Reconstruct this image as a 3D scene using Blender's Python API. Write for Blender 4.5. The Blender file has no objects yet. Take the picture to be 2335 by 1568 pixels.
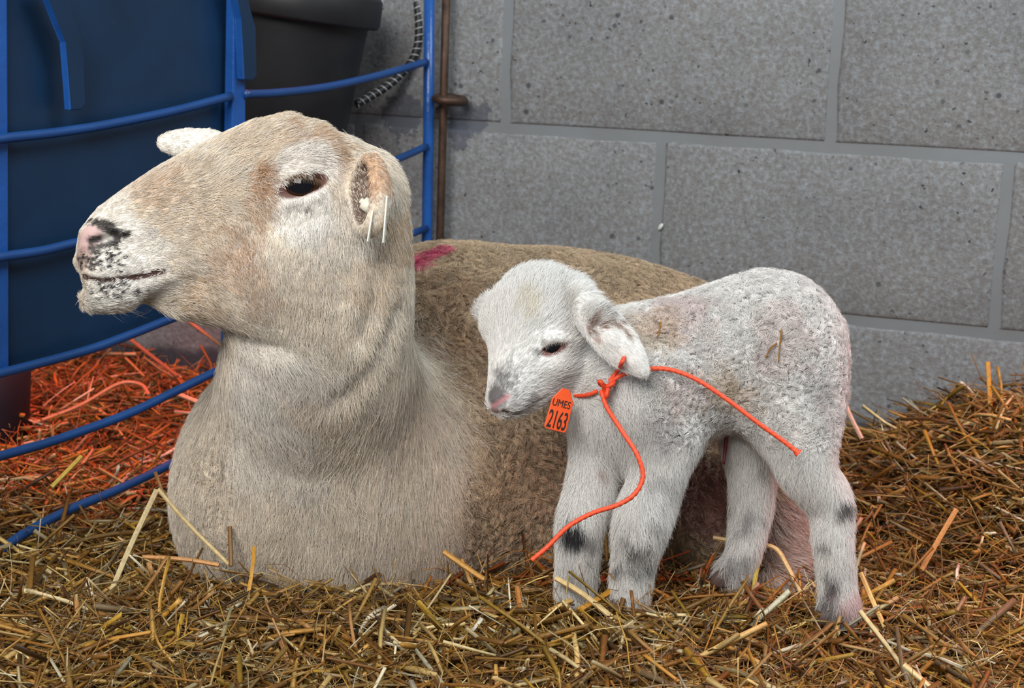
import bpy, bmesh, math, random
import numpy as np
from mathutils import Vector, Matrix

rng = np.random.default_rng(7)
random.seed(7)
S = bpy.context.scene
COL = S.collection

# ----------------------------------------------------------------------------
# camera: 55 mm lens, 0.52 m above the straw, pitched 12.4 degrees down
# ----------------------------------------------------------------------------
FPX, CX, CY = 3600.0, 1167.5, 784.0
PITCH, ROLL, CAM_H = math.atan(0.22), 0.03, 0.52
_U0 = np.array([0, math.sin(PITCH), math.cos(PITCH)])
_R0 = np.array([1.0, 0, 0])
FWD = np.array([0, math.cos(PITCH), -math.sin(PITCH)])
UP = math.cos(ROLL) * _U0 - math.sin(ROLL) * _R0
RIGHT = math.cos(ROLL) * _R0 + math.sin(ROLL) * _U0
EYE = np.array([0, 0, CAM_H])

cam_d = bpy.data.cameras.new('camera')
cam = bpy.data.objects.new('camera', cam_d)
COL.objects.link(cam)
cam.matrix_world = Matrix(((RIGHT[0], UP[0], -FWD[0], EYE[0]), (RIGHT[1], UP[1], -FWD[1], EYE[1]),
                           (RIGHT[2], UP[2], -FWD[2], EYE[2]), (0, 0, 0, 1)))
cam_d.sensor_width = 36.0
cam_d.lens = 36.0 * FPX / 2335.0
cam_d.clip_start = 0.05
cam_d.dof.use_dof = True
cam_d.dof.focus_distance = 1.27
cam_d.dof.aperture_fstop = 13.0
S.camera = cam

# ----------------------------------------------------------------------------
# light: daylight from the open front of the barn, two red heat lamps, grey ambient
# ----------------------------------------------------------------------------
w = bpy.data.worlds.new('barn_ambient')
S.world = w
w.use_nodes = True
w.node_tree.nodes['Background'].inputs[0].default_value = (0.80, 0.90, 1.0, 1)
w.node_tree.nodes['Background'].inputs[1].default_value = 0.20


def look_at(o, frm, to):
    o.location = frm
    o.rotation_euler = (Vector(to) - Vector(frm)).to_track_quat('-Z', 'Y').to_euler()


def area(name, frm, to, sx, sy, power, color):
    l = bpy.data.lights.new(name, 'AREA')
    l.shape = 'RECTANGLE'
    l.size, l.size_y, l.energy, l.color = sx, sy, power, color
    o = bpy.data.objects.new(name, l)
    COL.objects.link(o)
    look_at(o, frm, to)
    return o


def spot(name, frm, to, power, color, deg, blend=0.6, size=0.05):
    l = bpy.data.lights.new(name, 'SPOT')
    l.energy, l.color, l.spot_size, l.spot_blend, l.shadow_soft_size = power, color, math.radians(deg), blend, size
    o = bpy.data.objects.new(name, l)
    COL.objects.link(o)
    look_at(o, frm, to)
    return o


area('barn_door_daylight', (-0.58, -0.25, 1.55), (0.0, 1.35, 0.2), 1.3, 1.0, 47, (1.0, 0.97, 0.93))
area('skylight', (1.5, 0.85, 2.1), (0.75, 1.9, 0.55), 1.0, 1.0, 34, (0.82, 0.94, 1.0))
spot('heat_lamp', (-0.38, 1.86, 0.95), (-0.46, 1.84, 0.0), 60, (1.0, 0.06, 0.025), 44)
spot('second_heat_lamp', (0.95, 1.62, 0.75), (0.48, 1.42, 0.0), 26, (1.0, 0.10, 0.03), 56)

S.view_settings.view_transform = 'Standard'
S.view_settings.look = 'None'
S.view_settings.exposure = 0.10
S.view_settings.gamma = 1.0
S.view_settings.use_curve_mapping = False
S.cycles.max_bounces = 6
S.cycles.diffuse_bounces = 3
S.cycles.glossy_bounces = 3


# ----------------------------------------------------------------------------
# helpers
# ----------------------------------------------------------------------------
def P(x, y, D):
    """world point seen at photo pixel (x, y), D metres in front of the lens"""
    return EYE + D * (FWD + RIGHT * ((x - CX) / FPX) - UP * ((y - CY) / FPX))


def ray(x, y):
    return FWD + RIGHT * ((x - CX) / FPX) - UP * ((y - CY) / FPX)


def on_plane(x, y, o, n):
    d = ray(x, y)
    return EYE + d * (((o - EYE) @ n) / (d @ n))


def unit(v):
    v = np.asarray(v, float)
    return v / np.maximum(np.linalg.norm(v, axis=-1, keepdims=True), 1e-12)


def lin(r, g, b):
    f = lambda c: (c / 255 / 12.92) if c / 255 <= 0.04045 else ((c / 255 + 0.055) / 1.055) ** 2.4
    return np.array([f(r), f(g), f(b)])


def sstep(a, b, x):
    t = np.clip((x - a) / (b - a), 0, 1)
    return t * t * (3 - 2 * t)


def tag(o, label=None, cat=None, group=None, kind=None):
    if label: o['label'] = label
    if cat: o['category'] = cat
    if group: o['group'] = group
    if kind: o['kind'] = kind
    return o


def empty(name, loc):
    o = bpy.data.objects.new(name, None)
    o.empty_display_size = 0.05
    COL.objects.link(o)
    o.location = loc
    return o


def link(name, me, mat=None, parent=None, origin=(0, 0, 0)):
    """mesh data in world coordinates -> object whose origin is ORIGIN (or its parent's)"""
    o = bpy.data.objects.new(name, me)
    COL.objects.link(o)
    if mat: me.materials.append(mat)
    if parent is not None:
        o.parent = parent
        off = Vector(parent.location)
        pp = parent.parent
        while pp is not None:
            off += Vector(pp.location)
            pp = pp.parent
    else:
        off = Vector(origin)
        o.location = off
    if off.length > 0:
        me.transform(Matrix.Translation(-off))
    return o


def np_mesh(name, V, Fq, smooth=True, colors=None):
    """V (n,3), Fq (m,k) all faces the same size"""
    me = bpy.data.meshes.new(name)
    n, (m, k) = len(V), Fq.shape
    me.vertices.add(n)
    me.vertices.foreach_set('co', np.ascontiguousarray(V, dtype=np.float32).ravel())
    me.loops.add(m * k)
    me.loops.foreach_set('vertex_index', np.ascontiguousarray(Fq, dtype=np.int32).ravel())
    me.polygons.add(m)
    me.polygons.foreach_set('loop_start', np.arange(0, m * k, k, dtype=np.int32))
    if smooth:
        me.polygons.foreach_set('use_smooth', np.ones(m, dtype=bool))
    me.update(calc_edges=True)
    if colors is not None:
        a = me.color_attributes.new('tint', 'FLOAT_COLOR', 'POINT')
        c = np.ones((n, 4), np.float32)
        c[:, :3] = colors
        a.data.foreach_set('color', c.ravel())
    return me


def hash3(ix, iy, iz, s=0):
    h = (ix.astype(np.int64) * 73856093) ^ (iy.astype(np.int64) * 19349663) ^ (iz.astype(np.int64) * 83492791) ^ (s * 2654435761)
    h = (h ^ (h >> 13)) * 1274126177
    h = h ^ (h >> 16)
    return (h & 0xFFFFFF).astype(np.float64) / 0xFFFFFF


def vnoise(p, scale, s=0):
    q = np.asarray(p) * scale
    i = np.floor(q).astype(np.int64)
    f = q - i
    f = f * f * (3 - 2 * f)
    r = 0
    for dx in (0, 1):
        for dy in (0, 1):
            for dz in (0, 1):
                wgt = (f[:, 0] if dx else 1 - f[:, 0]) * (f[:, 1] if dy else 1 - f[:, 1]) * (f[:, 2] if dz else 1 - f[:, 2])
                r = r + wgt * hash3(i[:, 0] + dx, i[:, 1] + dy, i[:, 2] + dz, s)
    return r


def catmull(pts, n):
    pts = np.asarray(pts, float)
    k = len(pts)
    if k == 2:
        return pts[0] + (pts[1] - pts[0]) * np.linspace(0, 1, n)[:, None]
    ext = np.vstack([2 * pts[0] - pts[1], pts, 2 * pts[-1] - pts[-2]])
    t = np.linspace(0, k - 1 - 1e-9, n)
    i = np.floor(t).astype(int)
    f = (t - i)[:, None]
    a, b, c, d = ext[i], ext[i + 1], ext[i + 2], ext[i + 3]
    return 0.5 * (2 * b + (c - a) * f + (2 * a - 5 * b + 4 * c - d) * f ** 2 + (3 * b - a - 3 * c + d) * f ** 3)


def frames(path):
    T = unit(np.gradient(path, axis=0))
    N = np.zeros_like(T)
    ref = np.array([0, 0, 1.0]) if abs(T[0][2]) < 0.9 else np.array([1.0, 0, 0])
    N[0] = unit(np.cross(T[0], ref))
    for i in range(1, len(T)):
        v = N[i - 1] - T[i] * (N[i - 1] @ T[i])
        N[i] = unit(v)
    return T, N, np.cross(T, N)


def tube_arrays(path, rad, sides=10, lobes=0, lobe_amp=0.0, twist=0.0):
    path = np.asarray(path, float)
    n = len(path)
    rad = np.broadcast_to(np.asarray(rad, float), (n,))
    T, N, B = frames(path)
    s = np.concatenate([[0], np.cumsum(np.linalg.norm(np.diff(path, axis=0), axis=1))])
    a = np.linspace(0, 2 * np.pi, sides, endpoint=False)
    r = rad[:, None] * (1 + lobe_amp * np.cos(lobes * (a[None] + twist * s[:, None])))
    V = path[:, None] + r[..., None] * (N[:, None] * np.cos(a)[None, :, None] + B[:, None] * np.sin(a)[None, :, None])
    V = V.reshape(-1, 3)
    i = np.arange(n - 1)[:, None] * sides
    j = np.arange(sides)[None]
    j2 = (j + 1) % sides
    Fq = np.stack([i + j, i + j2, i + sides + j2, i + sides + j], -1).reshape(-1, 4)
    V = np.vstack([V, path[0], path[-1]])
    c0, c1 = len(V) - 2, len(V) - 1
    j = np.arange(sides)
    j2 = (j + 1) % sides
    e = (n - 1) * sides
    caps = np.vstack([np.stack([j2, j, np.full(sides, c0), np.full(sides, c0)], -1),
                      np.stack([e + j, e + j2, np.full(sides, c1), np.full(sides, c1)], -1)])
    return V, Fq, caps[:, :3]


def tube(name, path, rad, mat, parent=None, sides=10, **kw):
    V, Fq, caps = tube_arrays(path, rad, sides, **kw)
    me = bpy.data.meshes.new(name)
    me.from_pydata([tuple(v) for v in V], [], [tuple(f) for f in Fq] + [tuple(f) for f in caps])
    for p in me.polygons: p.use_smooth = True
    return link(name, me, mat, parent)


def bm_obj(name, bm, mat, parent=None, origin=(0, 0, 0), smooth=False):
    me = bpy.data.meshes.new(name)
    bmesh.ops.recalc_face_normals(bm, faces=bm.faces)
    bm.to_mesh(me)
    bm.free()
    if smooth:
        for p in me.polygons: p.use_smooth = True
    return link(name, me, mat, parent, origin)


def prism(name, front, thick_vec, mat, parent=None, bevel=0.0015, edge_mat=None):
    bm = bmesh.new()
    a = [bm.verts.new(tuple(p)) for p in front]
    b = [bm.verts.new(tuple(np.asarray(p) + thick_vec)) for p in front]
    bm.faces.new(a)
    bm.faces.new(b[::-1])
    k = len(a)
    for i in range(k):
        bm.faces.new((a[(i + 1) % k], a[i], b[i], b[(i + 1) % k]))
    if bevel:
        bmesh.ops.bevel(bm, geom=bm.edges[:], offset=bevel, segments=2, affect='EDGES', profile=0.5)
    o = bm_obj(name, bm, mat, parent)
    if edge_mat:
        o.data.materials.append(edge_mat)
        tv = Vector(unit(thick_vec))
        for p in o.data.polygons:
            if abs(p.normal.dot(tv)) < 0.8: p.material_index = 1
    return o


def lathe(name, prof, M, mat, parent=None, seg=48):
    """prof [(r, z)] turned about local z, placed by 4x4 M (world)"""
    bm = bmesh.new()
    rings = []
    for r, z in prof:
        if r < 1e-6:
            rings.append([bm.verts.new(M @ Vector((0, 0, z)))])
        else:
            rings.append([bm.verts.new(M @ Vector((r * math.cos(2 * math.pi * i / seg), r * math.sin(2 * math.pi * i / seg), z))) for i in range(seg)])
    for a, b in zip(rings[:-1], rings[1:]):
        for i in range(seg):
            j = (i + 1) % seg
            if len(a) == 1 and len(b) == 1: continue
            if len(a) == 1: bm.faces.new((a[0], b[j], b[i]))
            elif len(b) == 1: bm.faces.new((a[i], a[j], b[0]))
            else: bm.faces.new((a[i], a[j], b[j], b[i]))
    return bm_obj(name, bm, mat, parent, smooth=True)


# ----------------------------------------------------------------------------
# materials
# ----------------------------------------------------------------------------
def new_mat(name):
    m = bpy.data.materials.new(name)
    m.use_nodes = True
    nt = m.node_tree
    return m, nt, nt.nodes['Principled BSDF']


def N(nt, t, **kw):
    n = nt.nodes.new(t)
    for k, v in kw.items(): setattr(n, k, v)
    return n


def noise(nt, vec, scale, detail=4, rough=0.55):
    n = N(nt, 'ShaderNodeTexNoise')
    n.inputs['Scale'].default_value = scale
    n.inputs['Detail'].default_value = detail
    n.inputs['Roughness'].default_value = rough
    nt.links.new(vec, n.inputs['Vector'])
    return n.outputs['Fac']


def ramp(nt, fac, stops):
    r = N(nt, 'ShaderNodeValToRGB')
    e = r.color_ramp.elements
    while len(e) < len(stops): e.new(0.5)
    for el, (p, c) in zip(e, stops):
        el.position = p
        el.color = (c[0], c[1], c[2], 1) if hasattr(c, '__len__') else (c, c, c, 1)
    nt.links.new(fac, r.inputs[0])
    return r.outputs['Color']


def mixc(nt, fac, a, b, mode='MIX'):
    m = N(nt, 'ShaderNodeMix', data_type='RGBA', blend_type=mode)
    for v, s in ((fac, m.inputs[0]), (a, m.inputs[6]), (b, m.inputs[7])):
        if hasattr(v, 'is_linked') or hasattr(v, 'node'):
            nt.links.new(v, s)
        elif hasattr(v, '__len__'):
            s.default_value = (v[0], v[1], v[2], 1)
        else:
            s.default_value = v
    return m.outputs[2]


def math_n(nt, op, a, b=None, clamp=False):
    m = N(nt, 'ShaderNodeMath', operation=op, use_clamp=clamp)
    for i, v in enumerate((a, b)):
        if v is None: continue
        if hasattr(v, 'node'): nt.links.new(v, m.inputs[i])
        else: m.inputs[i].default_value = v
    return m.outputs[0]


def bump(nt, h, strength, dist, bsdf):
    b = N(nt, 'ShaderNodeBump')
    b.inputs['Strength'].default_value = strength
    b.inputs['Distance'].default_value = dist
    nt.links.new(h, b.inputs['Height'])
    nt.links.new(b.outputs[0], bsdf.inputs['Normal'])


def pos(nt):
    return N(nt, 'ShaderNodeNewGeometry').outputs['Position']


def simple(name, col, rough=0.5, metal=0.0, var=0.12, scale=40, bumpd=0.0, coat=0.0):
    m, nt, b = new_mat(name)
    v = pos(nt)
    n = noise(nt, v, scale)
    c = np.asarray(col)
    nt.links.new(ramp(nt, n, [(0.25, c * (1 - var)), (0.75, c * (1 + var))]), b.inputs['Base Color'])
    b.inputs['Roughness'].default_value = rough
    b.inputs['Metallic'].default_value = metal
    b.inputs['Coat Weight'].default_value = coat
    if bumpd: bump(nt, n, 0.6, bumpd, b)
    return m


def dist_to(nt, p, scl=(1, 1, 1)):
    """distance from the shading point to world point p, axes scaled"""
    s = N(nt, 'ShaderNodeVectorMath', operation='SUBTRACT')
    nt.links.new(pos(nt), s.inputs[0])
    s.inputs[1].default_value = tuple(p)
    m = N(nt, 'ShaderNodeVectorMath', operation='MULTIPLY')
    nt.links.new(s.outputs[0], m.inputs[0])
    m.inputs[1].default_value = scl
    l = N(nt, 'ShaderNodeVectorMath', operation='LENGTH')
    nt.links.new(m.outputs[0], l.inputs[0])
    return l.outputs['Value']


# wall frame: fitted to the mortar joints in the photograph
WO = np.array([-0.0169, 2.0003, 0.3578])
WYAW = -0.347
WX = np.array([math.cos(WYAW), math.sin(WYAW), 0])
WN = np.array([math.sin(WYAW), -math.cos(WYAW), 0])      # towards the camera
WZ = np.array([0, 0, 1.0])


def wall_hit(x, y):
    return on_plane(x, y, WO, WN)


def block_material(name, mortar=False):
    m, nt, b = new_mat(name)
    v = pos(nt)
    base = lin(150, 152, 153)
    big = noise(nt, v, 6, 3)
    fine = noise(nt, v, 180, 6, 0.72)
    pitn = noise(nt, v, 150, 2, 0.5)
    mask = noise(nt, v, 9, 3)
    if mortar:
        c = ramp(nt, big, [(0.3, lin(120, 123, 125)), (0.7, lin(134, 139, 143))])
        b.inputs['Roughness'].default_value = 0.5
        h = noise(nt, v, 60, 3)
        bump(nt, h, 0.3, 0.001, b)
    else:
        c0 = ramp(nt, fine, [(0.32, lin(116, 112, 108)), (0.5, lin(134, 134, 134)), (0.68, lin(160, 166, 171))])
        c1 = ramp(nt, big, [(0.3, (0.86, 0.87, 0.89)), (0.7, (1.06, 1.06, 1.06))])
        c = mixc(nt, 1.0, c0, c1, 'MULTIPLY')
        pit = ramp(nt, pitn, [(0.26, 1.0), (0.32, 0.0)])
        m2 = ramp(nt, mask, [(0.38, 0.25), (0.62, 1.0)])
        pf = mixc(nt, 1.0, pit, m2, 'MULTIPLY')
        c = mixc(nt, pf, c, lin(50, 54, 60))  # shade inside the small pits, put into the colour
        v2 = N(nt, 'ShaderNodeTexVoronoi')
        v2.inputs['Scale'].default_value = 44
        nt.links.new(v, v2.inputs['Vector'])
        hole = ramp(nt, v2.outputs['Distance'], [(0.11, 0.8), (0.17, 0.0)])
        c = mixc(nt, mixc(nt, 1.0, hole, ramp(nt, noise(nt, v, 17, 2), [(0.46, 0.0), (0.58, 1.0)]), 'MULTIPLY'), c, lin(56, 60, 66))  # larger holes coloured dark for their inner shade
        h = math_n(nt, 'SUBTRACT', fine, math_n(nt, 'MULTIPLY', pf, 1.2))
        bump(nt, h, 0.7, 0.0022, b)
        b.inputs['Roughness'].default_value = 0.62
    # old blue-grey paint drips by the hinge; darker blue-grey band at the foot of the wall
    st = noise(nt, v, 55, 3, 0.65)
    for (x, y, r) in ((1072, 272, 0.034), (925, 262, 0.04), (1048, 312, 0.024)):
        d = dist_to(nt, wall_hit(x, y), (1, 1, 1.0))
        k = math_n(nt, 'SUBTRACT', st, math_n(nt, 'MULTIPLY', d, 0.42 / r))
        f = ramp(nt, math_n(nt, 'ADD', k, 0.28), [(0.46, 0.0), (0.49, 0.75)])
        c = mixc(nt, f, c, lin(82, 86, 98))
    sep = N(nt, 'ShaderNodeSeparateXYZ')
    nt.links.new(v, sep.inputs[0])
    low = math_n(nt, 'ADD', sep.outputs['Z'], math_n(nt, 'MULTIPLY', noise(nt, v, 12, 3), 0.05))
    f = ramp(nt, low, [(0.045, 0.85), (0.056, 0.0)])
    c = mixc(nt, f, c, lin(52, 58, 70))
    nt.links.new(c, b.inputs['Base Color'])
    return m


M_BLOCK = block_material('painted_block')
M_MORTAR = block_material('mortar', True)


def blue_paint(name, col, rough, b_amt, scale, rust=0.0):
    m, nt, b = new_mat(name)
    v = pos(nt)
    n = noise(nt, v, 14, 4)
    c = ramp(nt, n, [(0.3, col * 0.78), (0.7, col * 1.12)])
    if rust:
        r = ramp(nt, noise(nt, v, 70, 4, 0.7), [(0.70, 0.0), (0.74, rust)])
        c = mixc(nt, r, c, lin(70, 60, 50))
    nt.links.new(c, b.inputs['Base Color'])
    b.inputs['Roughness'].default_value = rough
    bump(nt, noise(nt, v, scale, 3), 0.5, b_amt, b)
    return m


M_BLUE = blue_paint('blue_gloss_paint', lin(32, 84, 158), 0.28, 0.0012, 120, 0.5)
M_BLUE_RAIL = blue_paint('blue_rail_paint', lin(26, 68, 126), 0.38, 0.0005, 90, 0.3)
M_BLUE_SHEET = blue_paint('blue_sheet_paint', lin(15, 46, 76), 0.4, 0.0006, 40, 0.35)
M_BLACK = simple('black_rubber', lin(25, 25, 28), 0.5, 0, 0.25, 30, 0.0004)
M_DARKTUB = simple('dark_plastic', lin(30, 26, 38), 0.6, 0, 0.2, 30)
M_WIRE = simple('pale_wire', lin(200, 200, 200), 0.4, 0.3)
M_RUST = simple('rusty_steel', lin(82, 62, 50), 0.55, 0.6, 0.5, 60, 0.0006)
M_TAGWHITE = simple('white_tag_plastic', lin(236, 232, 215), 0.4, 0, 0.03)
M_TAGORANGE = simple('orange_tag_plastic', lin(244, 92, 38), 0.42, 0, 0.05)
M_INK = simple('black_ink', lin(36, 24, 20), 0.6, 0, 0.2)
M_TWINE = simple('orange_twine', lin(238, 84, 48), 0.55, 0, 0.12, 300, 0.0003)
M_HOOF = simple('hoof_horn', lin(96, 78, 72), 0.5, 0, 0.2, 80)
M_FLECK = simple('pale_fleck', lin(215, 215, 210), 0.7, 0, 0.05)


def tint_material(name, rough=0.55, spec=0.3, coat=0.0, grain=0.0):
    m, nt, b = new_mat(name)
    a = N(nt, 'ShaderNodeAttribute', attribute_name='tint')
    c = a.outputs['Color']
    if grain:
        tc = N(nt, 'ShaderNodeTexCoord')
        n = noise(nt, pos(nt), 320, 3)
        c = mixc(nt, 1.0, c, ramp(nt, n, [(0.3, 1 - grain), (0.7, 1 + grain)]), 'MULTIPLY')
    nt.links.new(c, b.inputs['Base Color'])
    b.inputs['Roughness'].default_value = rough
    b.inputs['Specular IOR Level'].default_value = spec
    b.inputs['Coat Weight'].default_value = coat
    return m


M_SKIN = tint_material('animal_skin', 0.6, 0.3)
M_HAIR = tint_material('animal_hair', 0.5, 0.35)
M_STRAW = tint_material('straw', 0.42, 0.4, 0, 0.18)


# ----------------------------------------------------------------------------
# signed-distance modelling: bodies are blended solids, meshed as one surface
# ----------------------------------------------------------------------------
class RCone:                                   # round cone between two points
    def __init__(s, a, b, ra, rb):
        s.a, s.b, s.ra, s.rb = np.asarray(a), np.asarray(b), ra, rb
        s.lo = np.minimum(s.a - ra, s.b - rb)
        s.hi = np.maximum(s.a + ra, s.b + rb)

    def __call__(s, p):
        ba = s.b - s.a
        pa = p - s.a
        h = np.clip((pa @ ba) / max(ba @ ba, 1e-12), 0, 1)
        return np.linalg.norm(pa - h[..., None] * ba, axis=-1) - (s.ra + (s.rb - s.ra) * h)


class Chain:                                   # smooth limb through several points
    def __init__(s, pts, sub=7):
        c = catmull([p for p, _ in pts], sub * (len(pts) - 1) + 1)
        r = catmull([[r, 0, 0] for _, r in pts], sub * (len(pts) - 1) + 1)[:, 0]
        s.parts = [RCone(a, b, ra, rb) for a, b, ra, rb in zip(c[:-1], c[1:], r[:-1], r[1:])]
        s.lo = np.min([q.lo for q in s.parts], 0)
        s.hi = np.max([q.hi for q in s.parts], 0)

    def __call__(s, p):
        d = s.parts[0](p)
        for q in s.parts[1:]:
            d = np.minimum(d, q(p))
        return d


class Ell:                                     # ellipsoid with axes (rows of A)
    def __init__(s, c, r, A=None):
        s.c, s.r = np.asarray(c), np.asarray(r, float)
        s.A = np.eye(3) if A is None else np.asarray(A)
        e = np.sqrt(((s.A * s.r[:, None]) ** 2).sum(0))
        s.lo, s.hi = s.c - e, s.c + e

    def __call__(s, p):
        q = (p - s.c) @ s.A.T
        k0 = np.linalg.norm(q / s.r, axis=-1)
        k1 = np.linalg.norm(q / s.r ** 2, axis=-1)
        return k0 * (k0 - 1) / np.maximum(k1, 1e-9)


class Loft:                                    # top / bottom / width profiles along an axis
    def __init__(s, o, e1, e2, e3, a, top, bot, wid, n=2.2):
        s.o, s.e, s.n = o, (e1, e2, e3), n
        s.a, s.t, s.b, s.w = a, top, bot, wid
        pts = []
        for i in range(len(a)):
            for z in (top[i], bot[i]):
                for y in (-wid[i], wid[i]):
                    pts.append(o + e1 * a[i] + e2 * y + e3 * z)
        pts = np.array(pts)
        s.lo, s.hi = pts.min(0), pts.max(0)

    def __call__(s, p):
        q = p - s.o
        x, y, z = q @ s.e[0], q @ s.e[1], q @ s.e[2]
        t, b, w_ = np.interp(x, s.a, s.t), np.interp(x, s.a, s.b), np.interp(x, s.a, s.w)
        h = np.maximum((t - b) / 2, 2e-3)
        w_ = np.maximum(w_, 2e-3)
        zc = (t + b) / 2
        k = ((np.abs(y) / w_) ** s.n + (np.abs(z - zc) / h) ** s.n) ** (1 / s.n)
        d = (k - 1) * np.minimum(h, w_)
        out = np.maximum(s.a[0] - x, x - s.a[-1])
        return np.where(out > 0, np.maximum(d, out), d)


class Body:
    def __init__(s):
        s.ops = []

    def add(s, prim, k=0.01):
        s.ops.append(('u', prim, k)); return prim

    def cut(s, prim, k=0.004):
        s.ops.append(('s', prim, k)); return prim

    def chain(s, pts, k=0.01):
        s.add(Chain(pts), k)

    @staticmethod
    def comb(op, d, e, k):
        if op == 'u':
            h = np.maximum(k - np.abs(d - e), 0) / k
            return np.minimum(d, e) - h * h * k * 0.25
        e = -e
        h = np.maximum(k - np.abs(d - e), 0) / k
        return np.maximum(d, e) + h * h * k * 0.25

    def sdf(s, p):
        p = np.asarray(p, float).reshape(-1, 3)
        d = np.full(len(p), 0.12)
        for op, pr, k in s.ops:
            m = np.all((p > pr.lo - k - 0.02) & (p < pr.hi + k + 0.02), axis=1) if op == 's' else np.all((p > pr.lo - 0.15) & (p < pr.hi + 0.15), axis=1)
            if m.any():
                d[m] = s.comb(op, d[m], pr(p[m]), k)
        return d

    def hit(s, x, y, t0=0.9, t1=2.2):
        """first surface point along the view ray of photo pixel (x, y)"""
        d = ray(x, y)
        t = np.arange(t0, t1, 0.005)
        f = s.sdf(EYE + t[:, None] * d)
        i = np.argmax(f < 0)
        if f[i] >= 0: i = int(np.argmin(f))
        t = np.linspace(t[max(i - 2, 0)], t[min(i + 1, len(t) - 1)], 16)
        f = s.sdf(EYE + t[:, None] * d)
        i = np.argmax(f < 0)
        if f[i] >= 0:
            i = int(np.argmin(f))
            return EYE + t[i] * d
        tt = t[i - 1] + (t[i] - t[i - 1]) * f[i - 1] / (f[i - 1] - f[i])
        return EYE + tt * d

    def grad(s, p, e=0.0015):
        p = np.asarray(p, float).reshape(-1, 3)
        g = np.stack([s.sdf(p + np.eye(3)[i] * e) - s.sdf(p - np.eye(3)[i] * e) for i in range(3)], -1)
        return unit(g)

    def mesh(s, ax):
        X, Y, Z = ax
        D = np.full((len(X), len(Y), len(Z)), 0.12, np.float32)
        for op, pr, k in s.ops:
            pad = k + 0.02
            ii = [slice(max(np.searchsorted(A, pr.lo[i] - pad) - 1, 0), np.searchsorted(A, pr.hi[i] + pad) + 1) for i, A in enumerate(ax)]
            g = np.stack(np.meshgrid(X[ii[0]], Y[ii[1]], Z[ii[2]], indexing='ij'), -1)
            if g.size == 0: continue
            D[ii[0], ii[1], ii[2]] = s.comb(op, D[ii[0], ii[1], ii[2]], pr(g), k)
        return surface_nets(D, ax)


def surface_nets(D, ax):
    nx, ny, nz = D.shape
    s = D < 0
    c = [s[i:nx - 1 + i, j:ny - 1 + j, k:nz - 1 + k] for i in (0, 1) for j in (0, 1) for k in (0, 1)]
    anyv = np.logical_or.reduce(c)
    allv = np.logical_and.reduce(c)
    act = np.argwhere(anyv & ~allv)
    idx = np.full((nx - 1, ny - 1, nz - 1), -1, np.int64)
    idx[act[:, 0], act[:, 1], act[:, 2]] = np.arange(len(act))
    acc = np.zeros((len(act), 3))
    cnt = np.zeros(len(act))
    corners = [(i, j, k) for i in (0, 1) for j in (0, 1) for k in (0, 1)]
    A = [np.asarray(a) for a in ax]
    for a in corners:
        for axis in range(3):
            if a[axis]: continue
            b = list(a)
            b[axis] = 1
            ia = act + np.array(a)
            ib = act + np.array(b)
            da = D[ia[:, 0], ia[:, 1], ia[:, 2]].astype(float)
            db = D[ib[:, 0], ib[:, 1], ib[:, 2]].astype(float)
            m = (da < 0) != (db < 0)
            t = np.where(m, da / np.where(m, da - db, 1), 0)
            pa = np.stack([A[q][ia[:, q]] for q in range(3)], -1)
            pb = np.stack([A[q][ib[:, q]] for q in range(3)], -1)
            acc += np.where(m[:, None], pa + t[:, None] * (pb - pa), 0)
            cnt += m
    V = acc / cnt[:, None]
    quads = []
    for axis in range(3):
        o1, o2 = [(1, 2), (2, 0), (0, 1)][axis]
        sl0 = [slice(None)] * 3
        sl1 = [slice(None)] * 3
        sl0[axis] = slice(0, -1)
        sl1[axis] = slice(1, None)
        a, b = s[tuple(sl0)], s[tuple(sl1)]
        e = np.argwhere(a != b)
        lim = np.array(D.shape)
        e = e[(e[:, o1] > 0) & (e[:, o2] > 0) & (e[:, o1] < lim[o1] - 1) & (e[:, o2] < lim[o2] - 1)]
        inside_first = s[e[:, 0], e[:, 1], e[:, 2]]
        d1 = np.zeros(3, int); d1[o1] = 1
        d2 = np.zeros(3, int); d2[o2] = 1
        q = [idx[tuple((e - x).T)] for x in (d1 + d2, d2, 0 * d1, d1)]
        q = np.stack(q, -1)
        q[~inside_first] = q[~inside_first][:, ::-1]
        quads.append(q)
    return V, np.vstack(quads)


def relax(V, Q, n=2, lam=0.5):
    for _ in range(n):
        acc = np.zeros_like(V)
        cnt = np.zeros(len(V))
        for a, b in ((0, 1), (1, 2), (2, 3), (3, 0)):
            for i, j in ((a, b), (b, a)):
                np.add.at(acc, Q[:, i], V[Q[:, j]])
                np.add.at(cnt, Q[:, i], 1)
        V = V + lam * (acc / np.maximum(cnt, 1)[:, None] - V)
    return V


def vnormals(V, Q):
    n = np.cross(V[Q[:, 2]] - V[Q[:, 0]], V[Q[:, 3]] - V[Q[:, 1]])
    acc = np.zeros_like(V)
    for i in range(4):
        np.add.at(acc, Q[:, i], n)
    return unit(acc)


def axis_grid(lo, hi, flo, fhi, coarse, fine):
    parts = []
    a = np.arange(flo, lo, -coarse)[::-1] if flo > lo else np.array([])
    b = np.arange(flo + fine, fhi, fine)
    c = np.arange(b[-1] + coarse, hi + coarse, coarse) if hi > fhi else np.array([])
    return np.concatenate([a if len(a) else [flo], b, c])


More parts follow.
